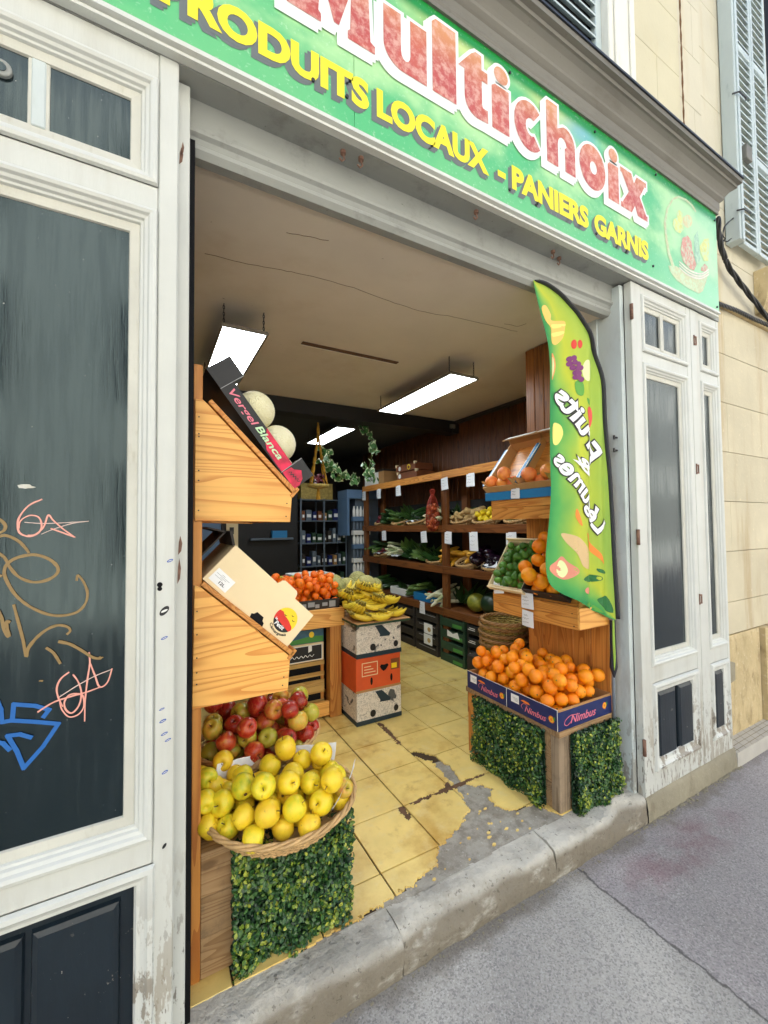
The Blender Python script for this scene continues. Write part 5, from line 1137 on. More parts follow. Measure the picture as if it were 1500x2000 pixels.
# first row
tilt_basket('shallow basket of dark beetroot at the far end of the upper shelf row', 4.12, Z1); fruitheap(4.12, Z1, beet_me, 'beetroot', 'dark red beetroot in the farthest basket of the upper row', 'beetroot', 9, .034, 51)
tilt_basket('shallow basket of cucumbers on the upper shelf row', 3.62, Z1); heap(3.62, Z1, cuc_me, 'cucumber', 'green cucumber in a basket of the upper row', 'cucumber', 'cucumbers on the upper row', 8, 1, 52)
tilt_basket('shallow basket of courgettes left of the onion net', 3.20, Z1); heap(3.20, Z1, cour_me, 'courgette', 'dark green courgette left of the onion net', 'courgette', 'courgettes on the upper row', 9, 1, 53); liner(3.20, Z1, 'crumpled white paper under the courgettes', 3)
tilt_basket('shallow basket of cabbages beside the shelf post', 2.80, Z1)
for k, (dy, dx) in enumerate(((-.05,-.03),(.06,0),(0,.07))): o = inst('cabbage', cab_me, (SX+.16+dx,2.80+dy,Z1+.085), (k,k,0), .052); tag(o, 'pale cabbage in the basket beside the shelf post', 'cabbage', 'cabbages beside the post')
o = inst('leafy_green', leaf_a, (SX+.2,2.84,Z1+.08), (0,0,0), 1); tag(o, 'loose green leaves above the cabbages beside the post', 'greens')
tilt_basket('shallow basket of ginger roots right of the shelf post', 2.28, Z1); heap(2.28, Z1, root_me, 'ginger_root', 'knobbly ginger root right of the shelf post', 'ginger', 'ginger roots', 14, .9, 54, 'any', (.09,.09))
tilt_basket('shallow basket piled with bright lemons', 1.90, Z1, .165, .16); fruitheap(1.90, Z1, lemon_me, 'lemon', 'bright yellow lemon piled on the upper shelf row', 'lemon', 20, .031, 55)
tilt_basket('shallow basket of limes beside the upper right tray', 1.46, Z1); fruitheap(1.46, Z1, limes_me, 'lime', 'small green lime beside the upper right tray', 'lime', 10, .022, 56)
for k, (y, m) in enumerate(((3.9,leaf_b),(3.40,leaf_c),(3.0,leaf_b))): o = inst('leafy_green', m, (SX+.22,y,Z1+.06), (0,0,k), 1.5); tag(o, 'dark leafy greens at the back of the upper row, %s' % ['behind the cucumbers','behind the courgettes','nearest the onion net'][k], 'greens')
# second row
tilt_basket('shallow basket of red onions at the far end of the middle row', 4.15, Z2); fruitheap(4.15, Z2, beet_me, 'red_onion', 'red onion at the far end of the middle shelf row', 'onion', 8, .032, 61); liner(4.15, Z2, 'white paper under the red onions', 4)
heap(3.68, Z2, leek_me, 'leek', 'pale leek lying on the middle shelf row', 'leek', 'leeks on the middle row', 11, 1, 62, 'x', (.04,.17)); liner(3.68, Z2, 'white paper under the leeks', 5, .16)
for k, (y, m) in enumerate(((3.30,leaf_b),(3.05,leaf_c),(2.75,leaf_b))): o = inst('leafy_green', m, (SX+.2,y,Z2+.03), (0,0,k*.4), 1.5); tag(o, 'dark bunch of chard on the middle row, %s' % ['next to the leeks','in the middle','next to the shelf post'][k], 'greens')
liner(3.12, Z2, 'crumpled white paper in the middle of the middle row', 6); tilt_basket('shallow basket of chard beside the post on the middle row', 2.76, Z2, .17)
tilt_basket('shallow basket of ripe plantains right of the post', 2.20, Z2, .16); heap(2.20, Z2, plan_me, 'plantain', 'orange yellow plantain right of the post', 'plantain', 'plantains on the middle row', 8, 1, 63, 'x', (.03,.10))
tilt_basket('shallow basket of aubergines left of the avocado crate', 1.76, Z2, .18); heap(1.76, Z2, aub_me, 'aubergine', 'glossy dark aubergine left of the avocado crate', 'aubergine', 'aubergines on the middle row', 9, 1, 64, 'x', (.04,.13)); liner(1.76, Z2, 'white paper under the aubergines', 8, .14)
sheet('newspaper', 'folded newspaper over the aubergines', [(SX-.0,1.62,Z2+.05),(SX+.0,1.80,Z2+.04),(SX+.17,1.76,Z2+.14),(SX+.17,1.58,Z2+.13)], 'newspaper', 8, .008, 9, 'paper')
# third row
for y, lb, mt in ((3.55,'white plastic crate of greens on the low shelf','card_white'),(2.95,'blue crate of tomatoes on the low shelf','card_blue')):
    t = thing('produce_crate', lb, 'crate', (SX+.03,y-.22,Z3), rot=(0,0,0)); box3(MB(), .27,.44,.008,.095).build('body', M[mt], t, bevel=.003)
sp = pack(14,.034,(SX+.07,SX+.26,2.78,3.12),lambda x,y:Z3+.012,71,tries=16); lay(sp, tom_me, 'tomato', 'red tomato in the blue crate on the low shelf', 'tomato', 'tomatoes in the blue crate', 3)
o = inst('leafy_green', leaf_c, (SX+.2,3.6,Z3+.03), (0,0,0), 1.0); tag(o, 'green lettuce in the white crate on the low shelf', 'greens')
for k, (y, r, m, lb) in enumerate(((2.10,.105,'gourd_skin','round yellow green gourd on the low shelf'),(1.86,.125,'watermelon_skin','dark watermelon beside the yellow gourd'),(1.60,.12,'watermelon_skin','dark watermelon farther right on the low shelf'))):
    o = inst('melon', sph(m, .95, 20, 13), (SX+.15,y,Z3+r), (.3,.2,k), r); tag(o, lb, 'melon')
# more stock at the back of the shelves
for k, (y, z, m, mt, lb) in enumerate(((3.92,Z1,cour_me,'courgette','spare dark courgette behind the beetroot'),(2.62,Z1,leek_me,'leek','spare pale leek behind the onion net'),(2.06,Z1,root_me,'ginger root','spare ginger root beside the lemons'),(4.35,Z2,cuc_me,'cucumber','spare cucumber at the far end of the middle row'),(2.50,Z2,plan_me,'plantain','spare plantain behind the shelf post'),(1.98,Z2,aub_me,'aubergine','spare aubergine beside the plantains'),(1.45,Z2,cour_me,'courgette','spare courgette behind the avocado crate'),(4.1,Z3,cour_me,'courgette','spare courgette at the far end of the low shelf'),(3.25,Z3,cuc_me,'cucumber','spare cucumber between the low shelf crates'),(2.62,Z3,leek_me,'leek','spare leek beside the blue crate'))):
    heap(y, z, m, mt.replace(' ','_'), lb, mt.split()[0], lb+' group', 9, 1.1, 90+k, 'x', (.05,.14))
for k, (y, z) in enumerate(((3.75,Z1),(2.55,Z1),(3.45,Z2),(2.9,Z2),(3.3,Z3),(2.35,Z3))): o = inst('leafy_green', (leaf_a,leaf_b,leaf_c)[k%3], (SX+.24,y,z+.05), (0,0,k*.7), 1.7); tag(o, 'tall dark leaves at the back of the %s shelf row, %s' % (['upper','upper','middle','middle','low','low'][k], ['farther','nearer'][k%2]), 'greens')
# price cards
for row, z, ys in (('top',2.245,(4.48,3.99,3.44,2.42,1.97)),('upper',1.63,(3.85,2.85,2.36,1.94,1.42))):
    for k, y in enumerate(ys): card('white price card on the %s shelf rail, %s from the far end' % (row, ['first','second','third','fourth','fifth'][k]), (SX-.022,y,z), .14, .14 if not (row == 'upper' and k == 3) else .20, (random.uniform(-.08,.08),0,0))
card('white price card on the rail of the low shelf', (SX-.022,2.90,.765), .13, .15)
# net of onions
nt = thing('onion_net', 'long red net of onions hanging from the shelf post', 'net bag', (SX-.06,2.60,1.62))
plain('net_red', S(150,44,24), .6)
P = [(.010,2.13),(.035,2.11),(.028,2.08),(.020,2.06),(.05,2.0),(.075,1.9),(.082,1.8),(.078,1.72),(.055,1.655),(.015,1.635)]
mb = MB(); n = 18
for s in (1,-1):
    for k in range(n):
        mb.tube([(SX-.06+r*math.cos(2*math.pi*k/n+s*i*.35), 2.60+r*math.sin(2*math.pi*k/n+s*i*.35), z) for i,(r,z) in enumerate(P)], .0022, 3, cap=False)
mb.build('net', M['net_red'], nt)
rd = random.Random(5)
for k in range(26):
    z = 1.67+.28*k/26+rd.uniform(-.01,.01); a = rd.uniform(0,6.28); o = inst('onion', onion_me, Vector((-.06+SX,2.60,0))-ORG[nt.name]+Vector((.045*math.cos(a*2.4+k),.045*math.sin(a*2.4+k),z)), (a,a,0), .028, parent=nt)
# boxes above the shelves
t = thing('storage_box', 'white cardboard box with handwriting on top of the shelves', 'box', (SX+.15,4.25,2.322)); box('body', M['card_white'], t, SX-.01,SX+.3,4.02,4.47,2.323,2.50,.004); box('side', M['kraft'], t, SX-.011,SX+.28,3.86,4.018,2.323,2.50,.003); box('lid', M['dark_card'], t, SX-.02,SX+.31,3.85,4.48,2.501,2.53,.003)
mb = MB(); ribbon(mb, [(4.42-.026*i,2.40+.035*(i%2)-.01*(i%3)) for i in range(13)], .008, lambda u,v,l: (SX-.012-l,u,v)); mb.build('handwriting', M['ink_black'], t)
surf('brown_print', S(120,66,34), .6, .2, 14); surf('grape_wood', S(150,104,62), .6, .2, 14)
for k, (z, lb) in enumerate(((2.323,'lower of two brown printed fruit boxes on top of the shelves'),(2.425,'upper of two brown printed fruit boxes on top of the shelves'))):
    t = thing('fruit_box', lb, 'box', (SX+.15,3.25,z)); box('body', M['brown_print'], t, SX+.0,SX+.28,3.02+.03*k,3.50+.03*k,z+.001,z+.09,.003)
    for y in (3.02+.03*k,3.47+.03*k): box('corner', M['card_cream'], t, SX-.006,SX+.03,y,y+.032,z+.07,z+.108,.002)
    if k: 
        c = ell(0,0,.04,.035,20); MB().add([(SX-.0015,3.20+p[0],z+.045+p[1]) for p in c], [tuple(range(20))]).build('badge', M['ink_yellow'], t); c = ell(0,0,.026,.022,18); MB().add([(SX-.003,3.20+p[0],z+.045+p[1]) for p in c], [tuple(range(18))]).build('badge_centre', M['brown_print'], t)
    c = ell(0,0,.035,.03,18); MB().add([(SX-.0015,3.43+p[0],z+.045+p[1]) for p in c], [tuple(range(18))]).build('printed_flower', M['card_white'], t)
# stacks of boxes on the floor under the shelves
def floor_stack(y0, y1, n, h, mat, what, decor=None, x0=SX-.01):
    for k in range(n):
        z = .156+k*(h+.003); t = thing('produce_box', '%s, %s from the floor' % (what, ['first','second','third','fourth'][k]), 'box', (x0+.15,(y0+y1)/2,z)); dx = random.uniform(-.006,.006)
        mb = MB().box(x0+dx,x0+.3,y0,y1,z,z+h*.7); mb.box(x0+dx,x0+.3,y0,y0+.03,z+h*.7,z+h); mb.box(x0+dx,x0+.3,y1-.03,y1,z+h*.7,z+h); mb.build('body', mat, t, bevel=.003)
        if decor: decor(t, x0+dx, y0, y1, z, h, k)
def dec_pip(t, x, y0, y1, z, h, k):
    put_text('PIP', 'lettering', M['card_cream'], t, lambda u,v: (x-.0015,y0+.13-u,z+.028+v), .10, .058, .0); put_text('Choice Fruit', 'lettering', M['card_white'], t, lambda u,v: (x-.0015,y1-.03-u,z+.055+v), .12, .014) if False else None
    for q in range(2): MB().box(x-.0014,x-.0006,y1-.13,y1-.04+.02*q,z+.06-.018*q,z+.067-.018*q).build('print_line', M['card_white'], t)
def dec_lab(t, x, y0, y1, z, h, k):
    if k in (1,2): MB().box(x-.006,x-.001,y0+.10,y0+.27,z-.02,z+.10).build('label', M['card_white'], t); c = ell(0,0,.035,.028,14); MB().add([(x-.008,y0+.16+p[0],z+.035+p[1]) for p in c], [tuple(range(14))]).build('printed_fruit', M['root_skin'], t)
    MB().box(x-.0014,x-.0006,y0+.05,y1-.08,z+.07,z+.076).build('print_line', M['ink_grey'], t)
def dec_grn(t, x, y0, y1, z, h, k):
    if k == 2: c = [(y0+.08,z+.03),(y0+.30,z+.03),(y0+.30,z+.10),(y0+.20,z+.07),(y0+.12,z+.10)]; MB().add([(x-.0015,a,b) for a,b in c], [tuple(range(5))]).build('printed_leaf', M['card_white'], t)
    MB().box(x-.0014,x-.0006,y0+.04,y0+.20,z+.015,z+.05).build('print_line', M['ink_green'], t)
floor_stack(3.10,3.52,4,.125,M['dark_card'],'dark box of the stack farthest along the shelves'); floor_stack(2.60,3.06,4,.125,M['dark_card'],'dark box with white labels under the shelf post',dec_lab)
floor_stack(2.12,2.55,4,.13,M['green_card'],'dark green box in the stack under the watermelons',dec_grn); floor_stack(1.66,2.08,4,.13,M['card_black'],'black box lettered PIP in the stack by the baskets',dec_pip); floor_stack(1.2,1.62,4,.13,M['card_black'],'black box in the stack nearest the orange stand',None)
# nested baskets behind the orange stand
sup = thing('produce_box', 'dark carton carrying the nested raffia baskets', 'box', (2.5,1.12,.156)); box('body', M['dark_card'], sup, 2.30,2.72,.93,1.33,.157,.63,.004)
b0, r0 = basket_mb(.185,.185,.80,.065,4,22,.007,4)
wb, wr_ = None, None
for k in range(6):
    t = thing('raffia_basket', 'round raffia basket in the nested pile, %s from the top' % ['sixth','fifth','fourth','third','second','first'][k], 'basket', (2.5+random.uniform(-.01,.01),1.10+random.uniform(-.01,.01),.632+k*.047), rot=(random.uniform(-.04,.04),random.uniform(-.04,.04),k))
    if wb is None: wb = b0.build('weave', M['wicker_raffia'], t, smooth=True); wr_ = r0.build('rim', M['wicker_dark'], t, smooth=True)
    else: inst('weave', wb.data, (0,0,0), parent=t); inst('rim', wr_.data, (0,0,0), parent=t)

# ------------------------------------------------------------------ pine table with mandarins
tb = thing('fruit_table', 'orange pine table with crates of mandarins in the middle of the shop', 'table', (1.0,2.2,.156))
for x in (.42,1.275):
    for y in (1.80,2.62): box('leg', M['pine_z'], tb, x,x+.10,y,y+.085,.157,.885,.003)
box('apron', M['pine'], tb, .42,1.402,1.79,1.812,.886,1.034,.003); box('apron', M['pine_y'], tb, 1.380,1.402,1.813,2.70,.886,1.034,.003); box('table_top', M['pine'], tb, .43,1.379,1.813,2.70,1.0,1.02,0); box('stretcher', M['pine'], tb, .52,1.275,1.815,1.85,.175,.285,.003); box('stretcher', M['pine_y'], tb, 1.30,1.34,1.886,2.62,.175,.285,.003)
t = thing('fruit_carton', 'dark printed carton of mandarins on the pine table', 'carton', (.74,1.825,1.022), rot=(0,0,0)); box3(MB(), .63,.42,.005,.085).build('body', M['dark_card'], t)
put_text('MANDARINES', 'lettering', M['ink_grey'], t, lambda u,v: (.05+u,-.001,.022+v), .50, .035, .0) if False else None
for k in range(9): MB().box(.06+k*.06,.095+k*.06+.01*(k%3),-.0014,-.0006,.02+.012*(k%2),.05+.01*(k%3)).build('print_mark', M['ink_grey'], t)
sp = pack(120,.034,(.77,1.35,1.85,2.23),lambda x,y: 1.05+max(0,y-1.9)*.4,81,tries=26); lay(sp, mand_me, 'mandarin', 'deep orange mandarin on the pine table', 'mandarin', 'mandarins on the pine table', 5, [('calyx',button_me)])
t = thing('fruit_carton', 'carton of dark red apples behind the mandarins', 'carton', (.50,2.27,1.022), rot=(0,0,0)); box3(MB(), .72,.38,.005,.10).build('body', M['dark_card'], t)
sp = pack(52,.035,(.56,1.16,2.31,2.60),lambda x,y: 1.06+max(0,y-2.3)*.4,82,tries=22); lay(sp, apple_r, 'apple', 'dark red apple in the carton behind the mandarins', 'apple', 'red apples on the pine table', 5)
# crates stored under the table
def slat_crate(label, x0, x1, y0, y1, z0, z1, rows_):
    t = thing('wooden_crate', label, 'crate', ((x0+x1)/2,(y0+y1)/2,z0))
    for x in (x0,x1-.03):
        for y in (y0+.006,y1-.03): box('corner_post', M['pine_z'], t, x+.002,x+.028,y,y+.024,z0,z1,.002)
    for a, b in rows_:
        box('slat', M['slat_wood'], t, x0,x1,y0,y0+.006,z0+a,z0+b,.001); box('slat', M['slat_wood'], t, x0,x1,y1-.006,y1,z0+a,z0+b,.001)
    for k in range(4): box('slat', M['slat_wood'], t, x0+.03,x1-.03,y0+.03+k*.09,y0+.10+k*.09,z0+.001,z0+.008,.001)
    box('dark_filler', M['dark_void'], t, x0+.03,x1-.03,y0+.008,y1-.01,z0+.009,z1-.03,0); return t  # black block standing in for the dark inside of the crate
wood('slat_wood', S(206,168,98), S(176,132,66), 'x', .6)
slat_crate('lower slatted wooden crate under the pine table', .85,1.258,1.885,2.25,.157,.40,((.0,.13),(.185,.243)))
slat_crate('upper slatted wooden crate under the pine table', .85,1.258,1.885,2.25,.402,.60,((.0,.045),(.075,.11),(.165,.198)))
t = thing('printed_box', 'printed fruit box with black label on the crates under the table', 'box', (1.05,2.05,.602)); box('body', M['card_cream'], t, .855,1.255,1.888,2.24,.603,.75,.003); box('black_label', M['card_black'], t, .90,1.235,1.883,1.8875,.615,.735,0); 
MB().ring(.895,1.24,.612,.738,[(0,1.8825),(.006,1.8825)]).build('label_border', M['card_white'], t)
mb = MB(); ribbon(mb, [(.97+.018*i,.645+.016*(i%2)) for i in range(12)], .005, lambda u,v,l: (u,1.8815-l,v)); mb.build('print_scrawl', M['ink_white'], t); MB().add([(a,1.8812,b) for a,b in ((1.12,.68),(1.15,.69),(1.15,.73),(1.135,.735),(1.12,.73))], [tuple(range(5))]).build('printed_figure', M['ink_white'], t)
t = thing('printed_box', 'blue and green printed fruit box just under the table top', 'box', (1.05,2.05,.752)); surf('print_bluegreen', S(52,96,120), .5, .4, 10); box('body', M['print_bluegreen'], t, .855,1.255,1.888,2.24,.752,.86,.003); MB().add([(a,1.8868,b) for a,b in ((.86,.757),(1.25,.757),(1.25,.80),(1.15,.81),(1.0,.79),(.86,.80))], [tuple(range(6))]).build('printed_meadow', M['ink_green'], t); c = ell(1.15,.82,.022,.025,12); MB().add([(p[0],1.8866,p[1]) for p in c], [tuple(range(12))]).build('printed_fruit', M['ink_yellow'], t)

# ------------------------------------------------------------------ banana boxes
def sketch(name):
    t = NT(name); a = t.noise(9,(1,1,1),3,.5,1.2); b = t.noise(26,(1,1,1),4,.6,2.0)
    c = t.mix(t.mrange(t.math('ABSOLUTE', t.math('SUBTRACT', b, .5)), .0, .035, .75, 0), S(226,218,206), S(70,66,62)); c = t.mix(t.mrange(a,.62,.66,0,.9), c, S(36,48,56)); c = t.mix(t.mrange(t.noise(3),.5,.7,0,.35), c, S(214,196,172)); return t.done(c, .55)
sketch('sketch_print'); surf('orange_card', S(214,84,34), .55, .08, 10)
BX0, BX1, BY0, BY1 = 1.394, 1.795, 1.552, 2.05
for k, (z0, z1, mt, lb) in enumerate(((.157,.405,'sketch_print','bottom white carton with black sketch print in the banana stack'),(.407,.668,'orange_card','orange carton in the middle of the banana stack'),(.670,.925,'sketch_print','upper white carton with black sketch print under the bananas'))):
    t = thing('banana_box', lb, 'carton', ((BX0+BX1)/2,1.8,z0)); d = (0,-.006,.003)[k]
    box('body', M[mt], t, BX0+d,BX1+d,BY0,BY1,z0,z1,.004)
    if mt == 'sketch_print':
        box('dark_band', M['ink_teal'] if 'ink_teal' in M else plain('ink_teal', S(24,48,60), .5), t, BX0+d-.0015,BX1+d+.0015,BY0-.0015,BY1,z0,z0+.035,0)
        for (cx,cz,rx,rz) in ((.14,.075,.025,.028),(.35,.075,.022,.026)):
            c = ell(cx,cz,rx,rz,14); MB().add([(BX0+d+p[0],BY0-.002,z0+p[1]) for p in c], [tuple(range(14))]).build('print_blot', M['ink_black'], t)
        MB().add([(BX0+d+a,BY0-.0022,z0+b) for a,b in ((.16,.24),(.22,.24),(.30,.165),(.29,.145),(.20,.150),(.205,.165))], [tuple(range(6))]).build('print_hat', M['ink_teal'], t)
    else:
        c = [(.21,.175),(.22,.19),(.25,.185),(.28,.19),(.29,.175),(.265,.145),(.245,.135),(.225,.15)]; MB().add([(BX0+d+a,BY0-.001,z0+b) for a,b in c], [tuple(range(8))]).build('heart_hole', M['dark_void'], t)
        for x in (.135,.315): c = ell(x,.075,.011,.030,16); MB().add([(BX0+d+p[0],BY0-.001,z0+p[1]) for p in c], [tuple(range(16))]).build('hand_hole', M['dark_void'], t)
        MB().ring(BX0+.045,BX0+.185,z0+.12,z0+.225,[(0,BY0-.001),(.006,BY0-.001)]).build('printed_frame', M['card_cream'], t)
        for q in range(3): MB().box(BX0+.065,BX0+.165-.02*q,BY0-.0014,BY0-.0006,z0+.145+q*.022,z0+.151+q*.022).build('print_line', M['card_cream'], t)
        MB().box(BX0+.31,BX0+.36,BY0-.0016,BY0-.0006,z0+.145,z0+.185).build('yellow_label', M['ink_yellow'], t); MB().box(BX0+.305,BX0+.385,BY0-.0010,BY0-.0004,z0+.135,z0+.22).build('brown_label', M['brown_print'], t); MB().box(BX0-.008,BX1-.004,BY0-.0012,BY0-.0004,z0,z0+.018).build('edge_band', M['kraft'], t)
t = thing('display_board', 'flattened green and kraft carton carrying the bananas', 'board', (1.6,1.75,.926)); box('top_sheet', M['kraft'], t, 1.375,1.86,1.50,2.05,.946,.951,.001); box('green_rim', M['green_card'], t, 1.378,1.857,1.503,2.05,.928,.9455,.001)
ban_me = None
def banana_mb(seed):
    rd = random.Random(seed); body, tip = MB(), MB(); L = .19; R0 = .16
    P = []
    for i in range(13): a = -.62+1.24*i/12; P.append(((R0*math.sin(a)), 0, R0*(1-math.cos(a))))
    rr = [.009,.014,.019,.0215,.0225,.023,.023,.0226,.0215,.019,.015,.010,.007]
    body.tube(P, rr, 6); d = (Vector(P[0])-Vector(P[1])).normalized(); tip.tube([Vector(P[0]),Vector(P[0])+d*.02,Vector(P[0])+d*.035], [.0088,.0065,.008], 6); d = (Vector(P[-1])-Vector(P[-2])).normalized(); tip.tube([Vector(P[-1]),Vector(P[-1])+d*.006], [.0068,.005], 6); return body, tip
b, tp = banana_mb(0); ban_me = mesh_only(b, 'banana', M['banana_skin']); tip_me = mesh_only(tp, 'banana_tip', M['banana_tip'])
def bunch(label, loc, rot, n, sc=1.0):
    t = thing('banana_bunch', label, 'bananas', loc, 'banana bunches', rot=rot)
    for k in range(n):
        q = k-(n-1)/2; o = inst('banana', ban_me, (0,q*.040,.004*q*q*.6), (q*.10,0,q*.13), sc*(1-.02*abs(q)), parent=t); inst('tip', tip_me, (0,0,0), parent=o)
BN = [((1.47,1.60,.972),(0,.1,.1),4,'front left of the heap'),((1.60,1.56,.970),(.1,0,.15),3,'front centre of the heap, two pale fingers showing'),((1.75,1.62,.972),(0,0,.3),4,'front right of the heap'),((1.46,1.74,1.03),(.3,.1,1.0),5,'left side of the heap'),((1.60,1.70,1.04),(.2,-.1,.2),5,'middle of the heap'),((1.74,1.74,1.04),(-.2,.1,-.2),4,'right side of the heap'),((1.50,1.86,1.11),(.2,0,.4),5,'upper left of the heap'),((1.66,1.84,1.12),(.3,.1,-.2),5,'top of the heap, spotted'),((1.78,1.90,1.05),(0,.2,.5),4,'rear right of the heap'),((1.56,1.92,1.15),(.1,-.2,.8),4,'rear top of the heap'),((1.42,1.64,1.03),(.5,.3,1.5),4,'near left edge of the heap, hanging down'),((1.44,1.84,1.10),(.4,.2,1.2),4,'far left edge of the heap'),((1.70,1.66,1.08),(.1,.1,.6),5,'near middle of the heap'),((1.62,1.80,1.17),(.2,0,1.0),5,'crown of the heap')]
for p, r, n, w in BN: bunch('yellow banana bunch at the %s' % w, p, r, n, 1.12)
# melons and gourds beyond the bananas
sup = thing('produce_box', 'dark crate under the netted melons behind the bananas', 'box', (1.7,2.45,.156)); box('body', M['dark_card'], sup, 1.43,2.02,2.12,2.75,.157,1.02,.004)
for k, (x,y,z,r) in enumerate(((1.55,2.30,1.12,.095),(1.68,2.36,1.11,.09),(1.83,2.25,1.125,.10),(1.95,2.30,1.10,.085),(1.86,2.50,1.14,.1),(1.62,2.55,1.12,.095))): o = inst('melon', gmelon_me, (x,y,z), (k,k*.5,0), r); tag(o, 'green netted melon behind the bananas, %s' % ['first from the left','second from the left','largest','first from the right','at the back right','at the back left'][k], 'melon')
for k in range(9): o = inst('gourd', yel_me, (1.42+.055*(k%4)+.01*k,2.08+.03*(k//3),1.08+.035*(k//4)), (k,k*1.3,k*.7), .9); tag(o, 'small yellow green pear between mandarins and melons', 'pear', 'pears between mandarins and melons')
t = thing('pineapple', 'pineapple crown of spiky dark leaves behind the mandarins', 'pineapple', (1.42,2.35,1.03)); MB().lathe([(.03,0),(.055,.03),(.065,.08),(.06,.13),(.03,.16)],12,(1.42,2.35,1.03)).build('body', M['root_skin'], t, smooth=True)
mb = MB()
for k in range(22): a = k*2.4; e = .5+.04*k; l = .06+.05*random.random(); d = Vector((math.cos(a)*math.cos(e),math.sin(a)*math.cos(e),math.sin(e))); s = d.orthogonal().normalized()*.009; p = Vector((1.42,2.35,1.17)); mb.add([p-s,p+s,p+d*l],[(0,1,2)])
mb.build('crown', M['courgette_skin'], t)
t = thing('polystyrene_box', 'white open polystyrene box at the far end of the table', 'box', (1.30,2.72,1.03), rot=(0,0,.1)); box3(MB(), .42,.34,.02,.17).build('body', M['card_white'], t, bevel=.004)
sup = thing('produce_box', 'dark crate carrying the polystyrene box', 'box', (1.5,2.9,.156)); box('body', M['dark_card'], sup, 1.24,1.78,2.76,3.12,.157,1.028,.004)

# ------------------------------------------------------------------ back of the shop
surf('pale_blue_door', S(96,126,160), .5, .08, 3); surf('dim_metal', S(92,104,116), .5, .15, 6)
t = thing('back_door', 'pale blue door panel at the back left of the shop', 'door', (.72,5.0,.156)); box('panel', M['pale_blue_door'], t, .50,.885,5.0,5.04,.157,2.2,.003); box('frame', M['beam_black'], t, .886,.93,4.98,5.05,.157,2.25,.002)
t = thing('notice', 'cream notice with dark drawings pinned at the back', 'notice', (1.05,5.0,1.4)); box('sheet', M['card_cream'], t, .955,1.12,5.0,5.004,1.35,1.80,0); box('drawing', M['ink_black'], t, 1.0,1.06,4.997,4.9995,1.60,1.70,0)
t = thing('back_partition', 'dark cabinet filling the back of the shop', 'cabinet', (1.4,5.3,.156)); box('body', M['beam_black'], t, .94,2.05,5.1,5.7,.157,2.3,.004); box('shelf', M['dim_metal'], t, 1.3,1.95,5.0,5.099,1.5,1.53,.002); box('tin', M['card_blue'], t, 1.62,1.85,5.0,5.09,1.531,1.64,.002)
rk = thing('metal_rack', 'grey metal rack of groceries at the back of the shop', 'shelving', (2.5,5.2,.156))
for x in (2.06,2.45,2.84): box('upright', M['dim_metal'], rk, x,x+.025,5.0,5.025,.157,2.15,.001); box('upright', M['dim_metal'], rk, x,x+.025,5.38,5.405,.157,2.15,.001)
for z in (.7,1.05,1.42,1.78,2.12): box('shelf', M['dim_metal'], rk, 2.06,2.865,4.998,5.407,z,z+.018,.001)
gr = random.Random(4); GC = ['kraft','dim_metal','brown_print','dark_card','dim_metal','green_card','dark_card','navy_card']  # dark pack colours stand in for the dim light at the back
for i, z in enumerate((.718,1.068,1.438,1.798)):
    x = 2.10; k = 0
    while x < 2.80:
        w = gr.uniform(.06,.11); h = gr.uniform(.12,.24); mt = GC[gr.randrange(8)]
        t = thing('grocery_pack', 'small grocery pack on the grey rack, shelf %s, place %s' % (['one','two','three','four'][i], ['one','two','three','four','five','six','seven','eight','nine','ten','eleven'][k]), 'packet', (x+w/2,5.12,z)); box('carton', M[mt], t, x,x+w-.01,5.04,5.20,z+.001,z+h,.003); box('label', M['card_white'], t, x+.01,x+w-.02,5.038,5.0395,z+h*.3,z+h*.6,0); x += w+.012; k += 1
t = thing('crate', 'wicker crate on top of the grey rack', 'crate', (2.3,5.2,2.14)); box('body', M['wicker_raffia'], t, 2.08,2.62,5.02,5.36,2.14,2.40,.004)
t = thing('cool_cabinet', 'pale blue topped cabinet left of the shelving', 'cabinet', (2.98,4.85,.156)); box('canopy', M['pale_blue_door'], t, 2.70,3.28,4.62,5.0,2.14,2.28,.004); box('side', M['pale_blue_door'], t, 2.70,2.74,4.62,5.0,1.55,2.139,.002); box('frame', M['dim_metal'], t, 2.88,3.3,4.70,5.0,.157,2.139,.002)
for k, z in enumerate((.90,1.12,1.34,1.56,1.78)):
    t = thing('bottle_pack', 'shrink wrapped pack of bottles beside the shelving, %s from the bottom' % ['first','second','third','fourth','fifth'][k], 'bottles', (3.0,4.62,z))
    box('tray', M['card_white'] if k%2 else M['pale_blue_door'], t, 2.80,3.10,4.60,4.69,z,z+.07,.003)
    for q in range(5): MB().lathe([(.024,0),(.026,.02),(.026,.10),(.012,.14),(.010,.165),(.012,.168)],8,(2.83+q*.06,4.645,z+.071)).build('bottle', M['dim_metal'] if k%2 else M['card_white'], t, smooth=True)
